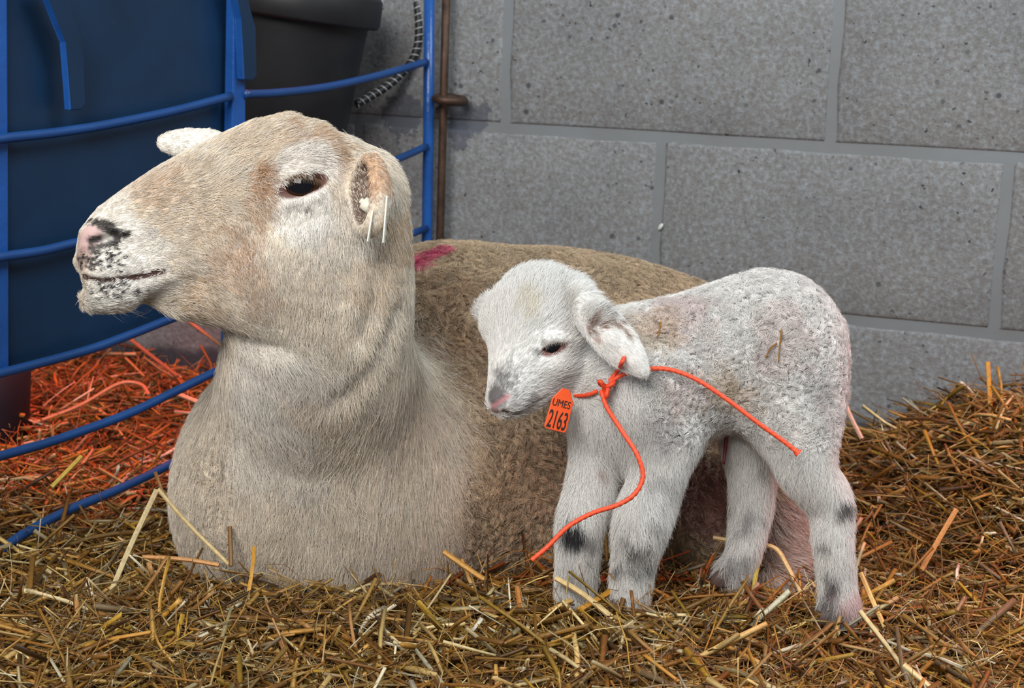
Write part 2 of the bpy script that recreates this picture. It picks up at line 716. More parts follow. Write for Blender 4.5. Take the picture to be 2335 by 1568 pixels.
def sample_surface(V, Q, Nv, n, dens):
    """n points on the quads, with probability area * dens (per vertex)"""
    T = np.vstack([Q[:, [0, 1, 2]], Q[:, [0, 2, 3]]])
    ar = 0.5 * np.linalg.norm(np.cross(V[T[:, 1]] - V[T[:, 0]], V[T[:, 2]] - V[T[:, 0]]), axis=1)
    wgt = ar * dens[T].mean(1)
    i = rng.choice(len(T), n, p=wgt / wgt.sum())
    u, v = rng.random(n), rng.random(n)
    fl = u + v > 1
    u[fl], v[fl] = 1 - u[fl], 1 - v[fl]
    w_ = 1 - u - v
    t = T[i]
    p = V[t[:, 0]] * w_[:, None] + V[t[:, 1]] * u[:, None] + V[t[:, 2]] * v[:, None]
    nn = unit(Nv[t[:, 0]] * w_[:, None] + Nv[t[:, 1]] * u[:, None] + Nv[t[:, 2]] * v[:, None])
    return p, nn


def worley(p, size, s=0):
    """nearest jittered cell point: (position, random id in 0..1)"""
    q = p / size
    i0 = np.floor(q).astype(np.int64)
    best = np.full(len(p), 1e9)
    bp = np.zeros_like(p)
    bid = np.zeros(len(p))
    for dx in (-1, 0, 1):
        for dy in (-1, 0, 1):
            for dz in (-1, 0, 1):
                i = i0 + np.array([dx, dy, dz])
                c = i + np.stack([hash3(i[:, 0], i[:, 1], i[:, 2], s + k) for k in (1, 2, 3)], -1)
                d = ((c - q) ** 2).sum(1)
                m = d < best
                best[m] = d[m]
                bp[m] = c[m] * size
                bid[m] = hash3(i[m, 0], i[m, 1], i[m, 2], s + 9)
    return bp, bid


def grow(name, parent, p, n, flow, L, lift, col, npts=5, rad=0.00016, curl_r=None, curl_n=1.3, clump=0.0, cell=0.006, seed=0, jitter=0.25, origin=None):
    """strands as one curves object: p roots, n normals, flow combing direction"""
    k = len(p)
    L = np.broadcast_to(L, (k,))
    lift = np.broadcast_to(lift, (k,))
    flow = flow + rng.normal(0, jitter, (k, 3))
    f = unit(flow - n * (flow * n).sum(1)[:, None])
    t = np.linspace(0, 1, npts)
    ln = lift[:, None]
    along = np.sqrt(1 - np.minimum(ln, 0.99) ** 2)
    pos_ = (p - n * 0.0006)[:, None] + n[:, None] * (L[:, None] * ln * (t - 0.42 * t ** 2)[None])[..., None] \
        + f[:, None] * (L[:, None] * along * (0.45 * t + 0.55 * t ** 2)[None])[..., None]
    bp, bid = worley(p, cell, seed)
    if np.any(np.asarray(clump) > 0):
        off = bp - p
        off -= n * (off * n).sum(1)[:, None]
        pos_ += off[:, None] * (np.broadcast_to(clump, (k,))[:, None] * (t ** 1.4)[None])[..., None]
    if curl_r is not None:
        g = unit(n * ln * 0.6 + f * along)
        u_ = unit(np.cross(g, n))
        v_ = np.cross(g, u_)
        ph = bid * 2 * np.pi + rng.normal(0, 0.35, k)
        sg = np.where((bid * 7919) % 1 > 0.5, 1, -1)
        an = 2 * np.pi * np.broadcast_to(curl_n, (k,))[:, None] * t[None] * sg[:, None] + ph[:, None]
        amp = np.broadcast_to(curl_r, (k,))[:, None] * np.minimum(t * 2.2, 1)[None]
        pos_ += u_[:, None] * ((np.cos(an)) * amp)[..., None] + v_[:, None] * ((np.sin(an)) * amp)[..., None]
    cu = bpy.data.hair_curves.new(name)
    cu.add_curves([npts] * k)
    org = np.array(parent.location)
    cu.attributes['position'].data.foreach_set('vector', (pos_ - org).astype(np.float32).ravel())
    ra = cu.attributes.new('radius', 'FLOAT', 'POINT')
    rr = (rad * np.where(rng.random(k) < 0.5, 1.0, 0.8))[:, None] * (1 - 0.75 * t ** 2)[None]
    ra.data.foreach_set('value', rr.astype(np.float32).ravel())
    ca = cu.attributes.new('tint', 'FLOAT_COLOR', 'CURVE')
    cc = np.ones((k, 4), np.float32)
    cc[:, :3] = np.clip(col, 0, 1)
    ca.data.foreach_set('color', cc.ravel())
    cu.materials.append(M_HAIR)
    o = bpy.data.objects.new(name, cu)
    COL.objects.link(o)
    o.parent = parent
    o['kind'] = 'stuff'
    return o


def patches(p, base, plist):
    """coat markings: (centre, radius, colour, strength, raggedness)"""
    c = np.array(base, float) if np.ndim(base) == 2 else np.tile(np.asarray(base, float), (len(p), 1))
    for ctr, r, colr, st, rag in plist:
        d = np.linalg.norm(p - ctr, axis=1) / r
        if rag:
            d = d + rag * (vnoise(p, 2.2 / r, 5) - 0.5) + rag * 0.8 * (vnoise(p, 6.0 / r, 6) - 0.5)
        m = (st * (1 - sstep(0.62, 1.05, d)))[:, None]
        c = c * (1 - m) + np.asarray(colr) * m
    return c


#@@STRUCTURE
# ----------------------------------------------------------------------------
# wall of painted concrete blocks
# ----------------------------------------------------------------------------
BW, BH, JT = 0.4064, 0.2032, 0.0135


def wpt(u, v, out):
    return WO + WX * u + WZ * v + WN * out


bm = bmesh.new()
for (a, b_) in (((-2.25, -0.50), (1.35, 0.86)),):
    f4 = [wpt(a[0], a[1], 0), wpt(b_[0], a[1], 0), wpt(b_[0], b_[1], 0), wpt(a[0], b_[1], 0)]
    vf = [bm.verts.new(tuple(q)) for q in f4]
    vb = [bm.verts.new(tuple(q - WN * 0.19)) for q in f4]
    bm.faces.new(vf)
    bm.faces.new(vb[::-1])
    for i in range(4):
        bm.faces.new((vf[(i + 1) % 4], vf[i], vb[i], vb[(i + 1) % 4]))
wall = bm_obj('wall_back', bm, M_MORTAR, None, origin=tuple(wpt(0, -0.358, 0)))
tag(wall, 'grey painted concrete block wall with smooth wide mortar joints', kind='structure')

bm = bmesh.new()
w2, h2 = (BW - JT) / 2, (BH - JT) / 2
nu, nv = 8, 5
grid = []
r_ = np.random.default_rng(3)
for i in range(nu + 1):
    row = []
    for j in range(nv + 1):
        u = -w2 if i == 0 else w2 if i == nu else (-w2 + 0.003) + (2 * w2 - 0.006) * (i - 1) / (nu - 2)
        v = -h2 if j == 0 else h2 if j == nv else (-h2 + 0.003) + (2 * h2 - 0.006) * (j - 1) / (nv - 2)
        edge = i in (0, nu) or j in (0, nv)
        if 0 < i < nu and edge: v += r_.normal(0, 0.0009)
        if 0 < j < nv and edge: u += r_.normal(0, 0.0009)
        row.append(bm.verts.new(tuple(WX * u + WZ * v + WN * (0.0002 if edge else 0.0012 + r_.normal(0, 0.0001)))))
    grid.append(row)
for i in range(nu):
    for j in range(nv):
        bm.faces.new((grid[i][j], grid[i + 1][j], grid[i + 1][j + 1], grid[i][j + 1]))
loop = [grid[i][0] for i in range(nu + 1)] + [grid[nu][j] for j in range(1, nv + 1)] + [grid[i][nv] for i in range(nu - 1, -1, -1)] + [grid[0][j] for j in range(nv - 1, 0, -1)]
back = [bm.verts.new(tuple(Vector(v.co) - Vector(WN) * 0.012)) for v in loop]
for i in range(len(loop)):
    j = (i + 1) % len(loop)
    bm.faces.new((loop[i], loop[j], back[j], back[i]))
bmesh.ops.recalc_face_normals(bm, faces=bm.faces)
blk = bpy.data.meshes.new('concrete_block')
bm.to_mesh(blk)
bm.free()
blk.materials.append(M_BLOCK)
for p in blk.polygons: p.use_smooth = True
wl = np.array(wall.location)
for row in range(-2, 4):
    off = 0.0 if row % 2 == 0 else BW / 2
    for ccol in range(-6, 4):
        u0 = off + ccol * BW
        if u0 < -2.3 or u0 + BW > 1.35: continue
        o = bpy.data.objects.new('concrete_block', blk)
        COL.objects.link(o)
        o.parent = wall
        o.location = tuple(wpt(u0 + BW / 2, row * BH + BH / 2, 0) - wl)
# small pale fleck of dried whitewash stuck on the wall
fl = wall_hit(1508, 516)
bm = bmesh.new()
bmesh.ops.create_icosphere(bm, subdivisions=2, radius=1)
for v in bm.verts:
    q = fl + WN * (0.004 + v.co.y * 0.0015) + WX * v.co.x * 0.0028 + WZ * v.co.z * 0.0045 + WX * v.co.z * 0.0018
    v.co = tuple(q)
bm_obj('paint_fleck', bm, M_FLECK, wall, smooth=True)


# ----------------------------------------------------------------------------
# straw-covered ground
# ----------------------------------------------------------------------------
def ground_z(x, y):
    x, y = np.asarray(x, float), np.asarray(y, float)
    p = np.stack([x, y, 0 * x], -1).reshape(-1, 3)
    n = (vnoise(p, 7, 21) - 0.5) * 0.026 + (vnoise(p, 19, 22) - 0.5) * 0.014
    n = n.reshape(x.shape)
    d = ((x - WO[0]) * WN[0] + (y - WO[1]) * WN[1])            # distance in front of the wall
    u = ((x - WO[0]) * WX[0] + (y - WO[1]) * WX[1])
    mound = 0.125 * sstep(0.36, 0.72, u) * (1 - sstep(0.05, 0.42, d))
    lip = -0.02 * np.exp(-((x + 0.16) ** 2 + (y - 1.45) ** 2) / 0.03)
    near = 0.012 * (1 - sstep(1.18, 1.32, y))
    return n + mound + lip + near - 0.010


gx = np.arange(-1.7, 1.5, 0.02)
gy = np.arange(0.75, 2.6, 0.02)
GX, GY = np.meshgrid(gx, gy, indexing='ij')
GZ = ground_z(GX, GY) - 0.012
V = np.stack([GX, GY, GZ], -1).reshape(-1, 3)
i = np.arange(len(gx) - 1)[:, None] * len(gy)
j = np.arange(len(gy) - 1)[None]
Q = np.stack([i + j, i + len(gy) + j, i + len(gy) + j + 1, i + j + 1], -1).reshape(-1, 4)
M_FLOOR = simple('dirty_chaff', lin(74, 48, 24), 0.9, 0, 0.5, 90, 0.006)
fl_o = link('floor', np_mesh('floor', V, Q), M_FLOOR)
tag(fl_o, 'barn floor of brown chaff under the straw', kind='structure')

#@@EWE
# ----------------------------------------------------------------------------
# EWE lying in the straw, head up, facing left
# ----------------------------------------------------------------------------
ewe = Body()


def px(x, y, D, r):
    return (P(x, y, D), r * D / FPX)


# torso, rump, chest and neck
ewe.chain([px(735, 1105, 1.515, 262), px(900, 1010, 1.585, 318), px(1150, 950, 1.65, 372), px(1330, 925, 1.665, 342), px(1480, 890, 1.70, 268)], 0.03)
ewe.add(Ell(P(1180, 1120, 1.60), (0.15, 0.13, 0.105)), 0.04)
ewe.add(Ell(P(572, 1120, 1.52), (0.042, 0.06, 0.088)), 0.05)             # far shoulder, left edge
ewe.add(Ell(P(1010, 1130, 1.49), (0.075, 0.055, 0.095)), 0.05)          # near shoulder
ewe.add(Ell(P(742, 1150, 1.470), (0.113, 0.078, 0.100)), 0.08)            # brisket
ewe.chain([px(800, 450, 1.315, 118), px(738, 630, 1.325, 196), px(728, 790, 1.355, 204), px(732, 940, 1.422, 232), px(735, 1120, 1.49, 262)], 0.05)
ewe.add(Ell(P(1000, 770, 1.60), (0.088, 0.10, 0.088)), 0.05)            # withers
# hind leg folded forward under the belly, hock and cannon on the straw
ewe.chain([px(1580, 1010, 1.60, 175), px(1690, 1090, 1.50, 95)], 0.05)
ewe.chain([px(1690, 1090, 1.50, 85), px(1765, 1150, 1.475, 52), px(1790, 1260, 1.455, 40), px(1765, 1345, 1.44, 40)], 0.02)
ewe.add(Ell(P(1600, 1190, 1.52), (0.045, 0.05, 0.055)), 0.02)            # udder

# head: profiles traced on the sagittal plane
PSI, THE = math.radians(13), math.radians(16)
e1h = -RIGHT * math.cos(PSI) - FWD * math.sin(PSI)
E1 = e1h * math.cos(THE) - UP * math.sin(THE)
E3 = UP * math.cos(THE) + e1h * math.sin(THE)
E2 = -FWD * math.cos(PSI) + RIGHT * math.sin(PSI)
HC = P(600, 470, 1.300)


def sag(x, y):
    q = on_plane(x, y, HC, E2) - HC
    return q @ E1, q @ E3


top = [sag(*q) for q in ((178, 604), (178, 582), (181, 550), (187, 524), (201, 499), (222, 475), (280, 433), (350, 388), (420, 350), (500, 313), (560, 287), (640, 267), (715, 283), (790, 328), (850, 390), (880, 450), (888, 490))]
bot = [sag(*q) for q in ((178, 604), (180, 622), (186, 652), (200, 676), (225, 692), (260, 699), (320, 694), (400, 716), (470, 733), (560, 748), (680, 738), (780, 690), (850, 600), (880, 530), (888, 490))]
S_ = 1.30 / FPX
wid = [(454, 6), (450, 26), (442, 40), (428, 51), (410, 57), (385, 62), (340, 68), (280, 78), (200, 100), (130, 122), (60, 142), (-40, 160), (-100, 168), (-160, 160), (-220, 130), (-280, 30)]
av = np.linspace(bot[-1][0], top[0][0], 200)
# tighter samples at the nose
av = np.unique(np.concatenate([av, np.linspace(top[0][0] - 0.02, top[0][0], 60)]))
itp = lambda L_: np.interp(av, *zip(*sorted(L_)))
sm = lambda y, n=3: np.convolve(np.pad(y, n, mode='edge'), np.ones(2 * n + 1) / (2 * n + 1), 'valid')
tp, bt = itp(top), itp(bot)
wd = np.interp(av, *zip(*sorted([(a * S_, w_ * S_) for a, w_ in wid])))
wd = np.minimum(wd, np.maximum((tp - bt) * 0.9, 0.0005))
tp[:170], bt[:170], wd[:170] = sm(tp)[:170], sm(bt)[:170], sm(wd)[:170]
ewe.add(Loft(HC, E1, E2, E3, av, tp, bt, wd, 2.3), 0.02)
AX = np.stack([E1, E2, E3])
# folds of loose skin down the side of the neck
for fold in (((905, 700), (870, 790), (820, 860), (770, 905)), ((868, 590), (860, 680), (825, 760)), ((500, 752), (560, 776), (630, 792))):
    fp = [ewe.hit(*q) for q in fold]
    ewe.cut(Chain([(q - unit(ray(*fx)) * 0.0068, 0.0065) for q, fx in zip(fp, fold)], 4), 0.011)


def near(x, y, depth):
    """point DEPTH metres under the near cheek at pixel (x, y)"""
    q = ewe.hit(x, y)
    return q + ray(x, y) * depth


# cheek, brow, lips
ewe.add(Ell(near(640, 600, 0.040), (0.06, 0.045, 0.045), AX), 0.02)
ewe.add(Ell(near(560, 500, 0.022), (0.055, 0.02, 0.014), np.stack([unit(E1 * 1 - E3 * 0.35), E2, unit(E3 + E1 * 0.35)])), 0.02)
eye_s = ewe.hit(692, 420)
for sgn in (1, -1):
    c0 = eye_s - E2 * 0.012 if sgn > 0 else HC + E1 * ((eye_s - HC) @ E1) + E3 * ((eye_s - HC) @ E3) - E2 * ((eye_s - HC) @ E2 - 0.012)
    ewe.add(Ell(c0 + E3 * 0.002, (0.034, 0.019, 0.026), AX), 0.014)      # orbit
    ewe.add(Ell(c0 + E3 * 0.017 - E1 * 0.003, (0.029, 0.017, 0.010), AX), 0.008)      # brow ridge
eye_s = ewe.hit(692, 420)
EYE_R = 0.0180
eyes = []
for sgn in (1, -1):
    dy = (eye_s - HC) @ E2
    c0 = HC + E1 * ((eye_s - HC) @ E1) + E3 * ((eye_s - HC) @ E3) + E2 * (dy * sgn)
    cc = c0 - E2 * sgn * 0.0172
    eyes.append((cc, sgn))
    tilt = math.radians(-5)
    A_ = np.stack([E1 * math.cos(tilt) - E3 * math.sin(tilt), E2, E3 * math.cos(tilt) + E1 * math.sin(tilt)])
    A_ = np.stack([unit(-RIGHT - UP * -0.22), E2, unit(UP + RIGHT * -0.22)])
    ewe.cut(Ell(c0 + E2 * sgn * 0.001, (0.0150, 0.016, 0.0074), A_), 0.003)
    ewe.cut(RCone(c0 + A_[0] * 0.014 - A_[2] * 0.001 + E2 * sgn * .002, c0 + A_[0] * 0.027 - A_[2] * 0.0035 + E2 * sgn * .002, 0.0035, 0.0012), 0.003)
# upper lid fold
ewe.add(RCone(near(655, 408, 0.003), near(690, 391, 0.003), 0.003, 0.004), 0.005)
ewe.add(RCone(near(690, 391, 0.003), near(732, 412, 0.003), 0.004, 0.003), 0.005)
ewe.add(RCone(near(665, 442, 0.003), near(715, 449, 0.003), 0.003, 0.003), 0.005)
ewe.add(Ell(HC + E1 * (sag(219, 586)[0]) + E3 * sag(219, 586)[1], (0.0145, 0.0190, 0.0155), AX), 0.014)
# nostril wing and slit
ewe.add(Ell(near(240, 525, 0.008), (0.020, 0.011, 0.009), AX), 0.008)
n1, n2, n3 = ewe.hit(206, 548), ewe.hit(238, 542), ewe.hit(264, 538)
ewe.cut(RCone(n1, n2, 0.0014, 0.0026), 0.003)
ewe.cut(RCone(n2, n3, 0.0026, 0.0038), 0.003)
m1 = n2 - 2 * E2 * ((n2 - HC) @ E2)
m3 = n3 - 2 * E2 * ((n3 - HC) @ E2)
ewe.cut(RCone(m1, m3, 0.0040, 0.0042), 0.003)
# mouth line
ml = [ewe.hit(*q) for q in ((194, 629), (218, 635), (260, 637), (310, 632), (350, 624), (372, 618))]
for a, b_, r0, r1 in zip(ml[:-1], ml[1:], (0.0020, 0.0018, 0.0014, 0.0011, 0.0009), (0.0018, 0.0014, 0.0011, 0.0009, 0.0006)):
    ewe.cut(RCone(a, b_, r0, r1), 0.0035)
ewe.add(Ell(near(262, 604, 0.010), (0.024, 0.014, 0.009), AX), 0.01)
ewe.add(Ell(near(262, 668, 0.012), (0.028, 0.016, 0.0115), AX), 0.008)
ewe.cut(RCone(near(330, 700, -.004), near(430, 660, -0.008), 0.006, 0.010), 0.012)

# ears
eb = ewe.hit(812, 430)
na3 = unit(-RIGHT * 0.80 - FWD * 0.52 + UP * 0.12)           # the ear opens forwards and outwards
na1 = unit(-UP * 0.86 + RIGHT * 0.50)                      # down along the folded ear
na1 = unit(na1 - na3 * (na1 @ na3))
na2 = np.cross(na3, na1)
if na2 @ RIGHT < 0: na2 = -na2
eD = (eb - EYE) @ FWD - 0.024
ec = P(842, 444, eD)
EA = np.stack([na1, na2, na3])
ewe.add(RCone(eb + FWD * 0.012 + RIGHT * 0.004, ec - na3 * 0.006, 0.020, 0.014), 0.012)
ewe.add(Ell(ec, (0.0355, 0.0215, 0.0150), EA), 0.006)
ECUT = Ell(ec + na3 * 0.0125 - na1 * 0.001, (0.0285, 0.0158, 0.0190), EA)
ewe.cut(ECUT, 0.003)
fa1 = unit(P(360, 322, 1.36) - P(560, 325, 1.40))
fa3 = unit(np.cross(fa1, -FWD * 0.9 + UP * 0.2))
fa2 = np.cross(fa1, fa3)
fc = P(445, 328, 1.375)
ewe.add(Ell(fc, (0.0355, 0.0145, 0.0066), np.stack([fa1, unit(fa3), unit(fa2)])), 0.008)
ewe.add(RCone(P(480, 330, 1.38), P(600, 345, 1.37), 0.0095, 0.014), 0.012)

hd = np.array([P(x, y, D) for x in (150, 960) for y in (240, 770) for D in (1.2, 1.40)])
hlo, hhi = hd.min(0), hd.max(0)
ax = (axis_grid(-0.36, 0.42, hlo[0] + 0.008, hhi[0] - 0.01, 0.006, 0.0021),
      axis_grid(1.10, 1.98, 1.19, 1.385, 0.006, 0.0023),
      axis_grid(-0.12, 0.56, 0.20, 0.50, 0.006, 0.0021))
EV, EQ = ewe.mesh(ax)
EV = relax(EV, EQ, 2, 0.4)
# drop whatever lies deep under the straw
keep = EV[EQ].mean(1)[:, 2] > -0.055
EQ = EQ[keep]
u_, inv = np.unique(EQ, return_inverse=True)
EV, EQ = EV[u_], inv.reshape(-1, 4)
EN = vnormals(EV, EQ)

# coat markings, each at its place on the body
def at(x, y, r, c, st=1.0, rag=0.5, body=ewe):
    h_ = body.hit(x, y)
    D_ = (h_ - EYE) @ FWD
    return (h_, r * D_ / FPX, c, st, rag)


CREAM, WHITE, TAN, RUST = lin(232, 218, 198), lin(243, 239, 232), lin(204, 172, 134), lin(184, 134, 88)
WOOL, DARK, PINK = lin(188, 166, 138), lin(40, 36, 34), lin(208, 174, 170)


def ewe_color(p):
    n = vnoise(p, 60, 1)[:, None]
    base = CREAM * (0.90 + 0.2 * n)
    # woolly body, browner than the hair of head and neck
    q = (p - EYE)
    D_ = q @ FWD
    xx = CX + FPX * (q @ RIGHT) / D_
    yy = CY - FPX * (q @ UP) / D_
    side = ((p - P(735, 900, 1.42)) @ unit(RIGHT * 0.75 + FWD * 0.66))
    m = sstep(0.075, 0.125, side + 0.03 * (vnoise(p, 28, 2) - 0.5))[:, None]
    base = base * (1 - m) + WOOL * (0.85 + 0.3 * vnoise(p, 45, 3)[:, None]) * m
    return patches(p, base, EWE_MARKS)


EWE_MARKS = [
    at(640, 300, 160, TAN, 0.42, 0.8), at(730, 330, 90, RUST, 0.65, 0.8), at(860, 390, 90, RUST, 0.75, 0.6), at(915, 520, 90, TAN, 0.7, 0.6),
    at(850, 620, 90, TAN, 0.4, 0.8), at(430, 440, 120, TAN, 0.28, 0.8), at(350, 430, 70, RUST, 0.3, 0.9), at(560, 620, 90, RUST, 0.40, 1.1), at(545, 560, 60, RUST, 0.5, 1.1),
    at(450, 680, 70, TAN, 0.6, 0.9), at(600, 410, 44, RUST, 0.8, 0.8), at(590, 470, 50, RUST, 0.55, 0.8), at(500, 500, 90, TAN, 0.2, 0.9),
    at(690, 380, 95, WHITE, 0.75, 0.4), at(690, 480, 80, WHITE, 0.8, 0.4), at(760, 520, 90, WHITE, 0.4, 0.5),
    at(250, 490, 70, WHITE, 0.5, 0.5), at(300, 590, 100, WHITE, 0.7, 0.4), at(270, 670, 90, WHITE, 0.85, 0.3), at(340, 640, 70, WHITE, 0.5, 0.3),
    at(620, 850, 170, WHITE, 0.55, 0.5), at(620, 1000, 170, WHITE, 0.45, 0.6), at(700, 920, 60, TAN, 0.25, 0.9), at(440, 325, 110, WHITE, 0.6, 0.3),
    at(960, 600, 55, lin(205, 52, 110), 0.0, 0.2), at(1000, 574, 34, lin(192, 62, 106), 0.8, 0.3), at(975, 590, 36, lin(192, 62, 106), 0.8, 0.3), at(952, 610, 36, lin(192, 62, 106), 0.8, 0.3),
    at(205, 536, 34, PINK, 0.95, 0.2), at(186, 560, 26, PINK, 0.8, 0.4), at(185, 592, 36, lin(150, 118, 112), 0.7, 0.8),
    *[at(x, y, r, DARK, 0.92, 0.35) for x, y, r in ((200, 506, 11), (214, 507, 13), (230, 512, 14), (246, 519, 15), (260, 528, 15), (270, 538, 13), (208, 563, 9), (222, 563, 10), (238, 560, 11), (254, 555, 12), (266, 548, 13), (282, 535, 12))],
    at(1000, 730, 130, lin(166, 130, 100), 0.5, 0.8), at(1120, 860, 120, lin(166, 134, 106), 0.35, 0.8),
    at(1772, 1190, 75, lin(214, 186, 172), 0.9, 0.3), at(1785, 1280, 60, lin(214, 186, 172), 0.9, 0.3), at(1610, 1130, 100, lin(168, 118, 114), 0.75, 0.4),
    at(835, 470, 32, lin(92, 72, 60), 0.35, 0.3),
]
r_ = np.random.default_rng(11)
for (x0, y0, sx_, sy_, k) in ((230, 590, 50, 28, 40), (250, 660, 60, 26, 34), (692, 470, 40, 11, 13), (205, 600, 26, 26, 16)):
    for _ in range(k):
        EWE_MARKS.append(at(x0 + r_.normal(0, sx_ * 0.6), y0 + r_.normal(0, sy_ * 0.6), 4.2 if y0 < 500 else 5.5, DARK, 0.6 if y0 < 500 else 0.95, 0))

# bare skin: nose, lips, lid rims, inside of the ear
nose_c, nose_r = ewe.hit(212, 542), 0.0165
eyeC = eyes[0][0]
BARE = [(ewe.hit(206, 545), 0.0125), (ewe.hit(190, 556), 0.0075), (ewe.hit(240, 543), 0.0075), (ewe.hit(262, 539), 0.0055)]


def bareness(p):
    b_ = np.zeros(len(p))
    for c_, r0 in BARE:
        b_ = np.maximum(b_, 1 - sstep(0.8, 1.1, np.linalg.norm(p - c_, axis=1) / r0))
    for c_, sgn in eyes:
        q = p - (c_ + E2 * sgn * 0.011)
        e = np.sqrt(((q @ unit(-RIGHT - UP * -0.22)) / 0.0200) ** 2 + ((q @ unit(UP + RIGHT * -0.22)) / 0.0098) ** 2 + ((q @ E2) / 0.02) ** 2)
        b_ = np.maximum(b_, 1 - sstep(0.85, 1.05, e))
    return b_


def ml_dist(p):
    d = np.full(len(p), 1.0)
    for a, b_ in zip(ml[:-1], ml[1:]):
        d = np.minimum(d, RCone(a, b_, 0, 0)(p))
    return d


vc = ewe_color(EV)
for c_, sgn in eyes:
    q = EV - (c_ + E2 * sgn * 0.011)
    e = np.sqrt(((q @ unit(-RIGHT - UP * -0.22)) / 0.0205) ** 2 + ((q @ unit(UP + RIGHT * -0.22)) / 0.0100) ** 2 + ((q @ E2) / 0.025) ** 2)
    m = (1 - sstep(0.85, 1.15, e))[:, None]
    vc = vc * (1 - m) + lin(104, 74, 66) * m
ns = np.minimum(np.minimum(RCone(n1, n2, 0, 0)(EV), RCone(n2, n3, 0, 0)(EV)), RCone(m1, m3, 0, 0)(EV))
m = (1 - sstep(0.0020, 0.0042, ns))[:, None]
vc = vc * (1 - m) + lin(34, 26, 26) * m  # nostril slits darkened, their inner shade painted into the skin colour
md = ml_dist(EV)
m = (1 - sstep(0.0022, 0.0042, md))[:, None]
vc = vc * (1 - m) + lin(74, 52, 48) * m
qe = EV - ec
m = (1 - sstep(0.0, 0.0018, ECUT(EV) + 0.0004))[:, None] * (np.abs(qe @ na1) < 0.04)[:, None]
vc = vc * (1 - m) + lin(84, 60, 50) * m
base_e = P(760, 1300, 1.50) * np.array([1, 1, 0])
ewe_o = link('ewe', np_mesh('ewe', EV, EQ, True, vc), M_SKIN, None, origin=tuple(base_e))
tag(ewe_o, 'cream and tan adult ewe lying in straw with raised head in profile', 'sheep')

# eyes
def eyeball(name, c, r, fwd, horiz, parent, iris, lab=None):
    m, nt, b = new_mat(name + '_surface')
    up = np.cross(fwd, horiz)
    s_ = N(nt, 'ShaderNodeVectorMath', operation='SUBTRACT')
    nt.links.new(pos(nt), s_.inputs[0])
    s_.inputs[1].default_value = tuple(c)
    ds = []
    for v_, sc in ((horiz, 1 / (0.66 * r)), (up, 1 / (0.45 * r))):
        d_ = N(nt, 'ShaderNodeVectorMath', operation='DOT_PRODUCT')
        nt.links.new(s_.outputs[0], d_.inputs[0])
        d_.inputs[1].default_value = tuple(v_)
        ds.append(math_n(nt, 'POWER', math_n(nt, 'ABSOLUTE', math_n(nt, 'MULTIPLY', d_.outputs['Value'], sc)), 2))
    pup = math_n(nt, 'ADD', ds[0], ds[1])
    d_ = N(nt, 'ShaderNodeVectorMath', operation='DOT_PRODUCT')
    nt.links.new(s_.outputs[0], d_.inputs[0])
    d_.inputs[1].default_value = tuple(fwd / r)
    ir = ramp(nt, d_.outputs['Value'], [(0.30, lin(80, 56, 46)), (0.42, lin(22, 14, 12)), (0.52, iris * 0.7), (0.8, iris)])
    cc = mixc(nt, ramp(nt, pup, [(0.8, 1.0), (1.15, 0.0)]), ir, (0.004, 0.004, 0.006))
    nt.links.new(cc, b.inputs['Base Color'])
    b.inputs['Roughness'].default_value = 0.03
    b.inputs['Specular IOR Level'].default_value = 0.4
    bm = bmesh.new()
    bmesh.ops.create_uvsphere(bm, u_segments=32, v_segments=20, radius=r, matrix=Matrix.Translation(tuple(c)))
    return bm_obj(name, bm, m, parent, smooth=True)


for c_, sgn in eyes:
    eyeball('eyeball', c_, EYE_R, unit(E2 * sgn), unit(-RIGHT + UP * 0.2), ewe_o, lin(50, 29, 15))

# coat
vis = 0.25 + 0.75 * sstep(-0.35, 0.15, -(EN @ FWD))
vis *= sstep(-0.05, -0.01, EV[:, 2])
bare = bareness(EV)
mouth = 1 - sstep(0.0018, 0.0034, md)
side = (EV - P(735, 900, 1.42)) @ unit(RIGHT * 0.75 + FWD * 0.66)
low_left = sstep(0.05, 0.09, (EV - P(735, 900, 1.42)) @ -RIGHT) * sstep(0.02, 0.08, (P(500, 830, 1.45) - EV) @ UP)
woolm = np.maximum(sstep(0.075, 0.125, side + 0.03 * (vnoise(EV, 28, 2) - 0.5)), 0.8 * low_left)
inear = m[:, 0]
hock = np.min([np.linalg.norm(EV - ewe.hit(*q), axis=1) for q in ((1772, 1170), (1785, 1270), (1765, 1340))] + [np.linalg.norm(EV - P(1772, 1160, 1.47), axis=1), np.linalg.norm(EV - P(1788, 1270, 1.45), axis=1)], 0)
woolm = woolm * sstep(0.03, 0.05, hock)
headw = sstep(0.235, 0.30, EV[:, 2])


def a_of(p): return (p - HC) @ E1
def b_of(p): return (p - HC) @ E3


def ewe_flow(p):
    a, b_ = a_of(p), b_of(p)
    back = -E1[None] * np.ones((len(p), 1))
    down = np.array([0, 0, -1.0]) + 0.12 * RIGHT
    wd_ = sstep(0.13, -0.02, a) * sstep(0.05, -0.03, b_)              # down on cheek and neck, back on the bridge
    wd_ = np.maximum(wd_, sstep(-0.06, -0.12, a))
    f = back * (1 - wd_)[:, None] + down * wd_[:, None]
    f += (sstep(0.02, 0.07, b_) * sstep(0.02, -0.06, a))[:, None] * (UP * 0.5)
    low = sstep(0.25, 0.18, p[:, 2])
    f = f * (1 - low)[:, None] + (np.array([0, 0, -1.0]) + 0.25 * RIGHT * ((p - P(700, 1000, 1.4)) @ RIGHT / 0.1)[:, None]) * low[:, None]
    wv = vnoise(p, 30, 31)[:, None] - 0.5
    return f + 0.7 * wv * np.cross(f, EN[0][None] * 0 + FWD)


